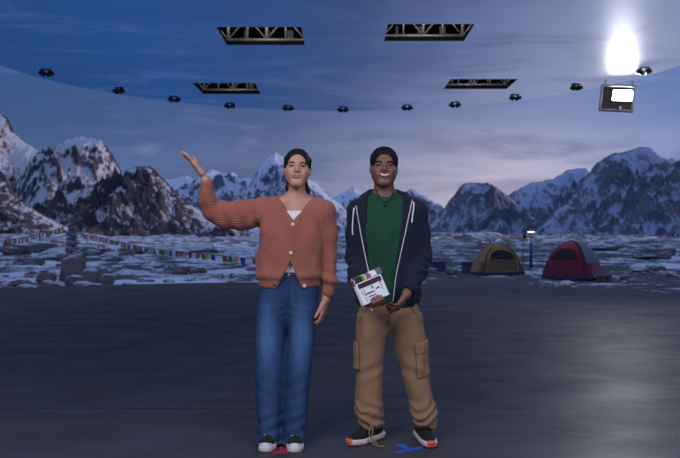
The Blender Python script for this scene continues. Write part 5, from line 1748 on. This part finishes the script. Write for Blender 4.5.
# ------------------------------------------------------------------ clapper slate held in the hand
SD = 4.33
SLATE = Frame(P(371.6, 288.4, SD), rot(-.10, -.395, .16), .97)
def build_slate():
    t = empty('clapper_slate', 'white clapperboard slate with a dark display and coloured chevrons held at the waist', 'clapperboard', tuple(SLATE.o))
    t.rotation_euler = SLATE.R.to_euler(); t.scale = (SLATE.s,)*3
    M_w = mat_plain('white_slate_board', (.70, .73, .76, 1), .35, .04, 30, .03); M_side = mat_plain('pale_grey_slate_side', (.42, .43, .45, 1), .4, .08, 30, .05)
    M_disp = mat_plain('maroon_black_display', (.050, .016, .030, 1), .2, .25, 90, 0); M_ink = mat_plain('black_marker_ink', (.02, .02, .025, 1), .6, .1, 60, 0)
    M_brown = mat_plain('dark_brown_wood', (.055, .022, .014, 1), .5, .2, 40, .1)
    M_slk = mat_plain('black_slate_paint', (.012, .012, .015, 1), .3, .2, 40, 0)
    cols = {'green': (.045, .27, .05, 1), 'yellow': (.72, .50, .045, 1), 'blue': (.02, .075, .50, 1), 'red': (.50, .025, .045, 1)}
    W, Hh = .160, .142
    def box(name, c, s, m, bev=.001, rot_=None, par=t):
        bm = bmesh.new(); bm_box(bm, c, s, bev, rot_); return bm_obj(name, bm, m, par)
    box('board', (0, .004, -.008), (W, .018, .128), M_w, .003)
    box('side_rail', (-W/2-.006, .006, -.008), (.013, .024, .128), M_side, .003)
    box('display', (.002, -.0055, .036), (W*.88, .004, .028), M_disp, .001)
    st = box('clapstick', (.000, .004, .0755), (W+.016, .020, .034), M_w, .003)
    zc = .0755
    def para(name, x0, x1, m, dx, label):
        # a chevron: two slanted halves meeting at mid height
        bm = bmesh.new()
        y0, y1 = -.0062, -.0075
        pts = [(x0-dx, zc+.0168), (x1-dx, zc+.0168), (x1, zc+.003), (x1-dx*.3, zc-.0168), (x0-dx*.3, zc-.0168), (x0, zc+.003)]
        bm_prism(bm, pts, y0, y1)
        o = bm_obj(name, bm, m, st); o['label'] = label
        return o
    para('chevron', -W/2-.006+.012, -.028, M_slk, .012, 'black chevron')
    for i, k in enumerate(('green', 'yellow', 'blue', 'red')):
        para('chevron', -.028+i*.0135, -.028+(i+1)*.0135, mat_plain(k+'_slate_paint', cols[k], .4, .05, 40, 0), .013, k+' chevron')
    para('chevron', .060, W/2+.012, mat_plain('grey_slate_paint', (.10, .11, .13, 1), .3, .2, 40, 0), .008, 'grey chevron')
    box('stick_end', (-W/2-.009, .004, .066), (.020, .022, .040), M_brown, .003, None, t)
    # writing
    def text(s, x, z, size, shear=0.0):
        cu = bpy.data.curves.new('lettering', 'FONT'); cu.body = s; cu.size = size; cu.extrude = .0003; cu.shear = shear
        tmp = bpy.data.objects.new('lettering', cu); COL.objects.link(tmp)
        bpy.context.view_layer.update()
        me = bpy.data.meshes.new_from_object(tmp.evaluated_get(bpy.context.evaluated_depsgraph_get()))
        bpy.data.objects.remove(tmp)
        me.materials.clear(); me.materials.append(M_ink)
        o = bpy.data.objects.new('lettering', me); link(o, t)
        o.location = (x, -.0058, z); o.rotation_euler = (PI/2, 0, 0)
    text('(1', -.066, -.010, .034, .1); text('A', -.008, -.004, .032, .2)
    def scrawl(x0, x1, z, h, seed, r=.0013):
        """quick illegible handwriting"""
        q = random.Random(seed); pts = []; x = x0; up = True
        while x < x1:
            pts.append((x, -.0062, z+(q.uniform(.5, 1) if up else q.uniform(-.15, .15))*h)); up = not up; x += q.uniform(.0020, .0042)
        bm = bmesh.new(); bm_tube(bm, bez(pts, 3), r, 5); bm_obj('handwriting', bm, M_ink, t, True)
    scrawl(-.050, .012, -.022, .010, 3, .0016); scrawl(.022, .046, -.012, .014, 8, .0016)
    scrawl(-.034, .010, -.040, .008, 5); scrawl(-.034, -.004, -.055, .008, 6, .0011)
    for z in (-.037, -.053):
        bm = bmesh.new(); bm_tube(bm, [(-.052, -.0052, z), (-.052, -.0066, z)], [.0035, .0035], 8); bm_obj('bullet', bm, M_ink, t)
    for i in range(5): scrawl(.052+.0*i, .066, .006-i*.0085, .004, 20+i, .0008)
    bm = bmesh.new(); bm_tube(bm, [(.060, -.0052, .016), (.060, -.0068, .016)], [.0045, .0045], 10); bm_obj('bullet', bm, M_ink, t)
    # small strap with a metal clip under the board
    bm = bmesh.new(); bm_tube(bm, bez([(-.056, .0, -.072), (-.054, -.012, -.088), (-.052, -.018, -.102)], 5), .0025, 6); sp = bm_obj('strap', bm, M_slk, t, True)
    bm = bmesh.new(); bm_tube(bm, [(-.052, -.018, -.100), (-.051, -.019, -.110), (-.050, -.020, -.124)], [.004, .0065, .003], 10); bm_obj('clip', bm, M_alu, sp, True)
    return t
build_man()
build_slate()
# ================================================================== LIGHT
def area(name, loc, target, size, energy, color, sy=None):
    l = bpy.data.lights.new(name, 'AREA'); l.energy = energy; l.size = size; l.color = color
    if sy: l.shape = 'RECTANGLE'; l.size_y = sy
    o = bpy.data.objects.new(name, l); o.location = loc
    o.rotation_euler = (Vector(target)-Vector(loc)).to_track_quat('-Z', 'Y').to_euler()
    COL.objects.link(o)
sun = bpy.data.lights.new('low_sun', 'SUN'); sun.energy = 1.7; sun.angle = .06; sun.color = (1, .74, .66)
so = bpy.data.objects.new('low_sun', sun); COL.objects.link(so)
so.rotation_euler = Vector((-math.cos(.17)*math.sin(1.05), -math.cos(.17)*math.cos(1.05), -math.sin(.17))).to_track_quat('-Z', 'Y').to_euler()
area('studio_softbox', (-1.9, 1.0, 4.1), (-.1, 4.6, 1.1), 2.2, 150, (1, .93, .92))
area('studio_softbox', (2.6, .4, 3.2), (.2, 4.6, 1.1), 1.8, 85, (.95, .95, 1))
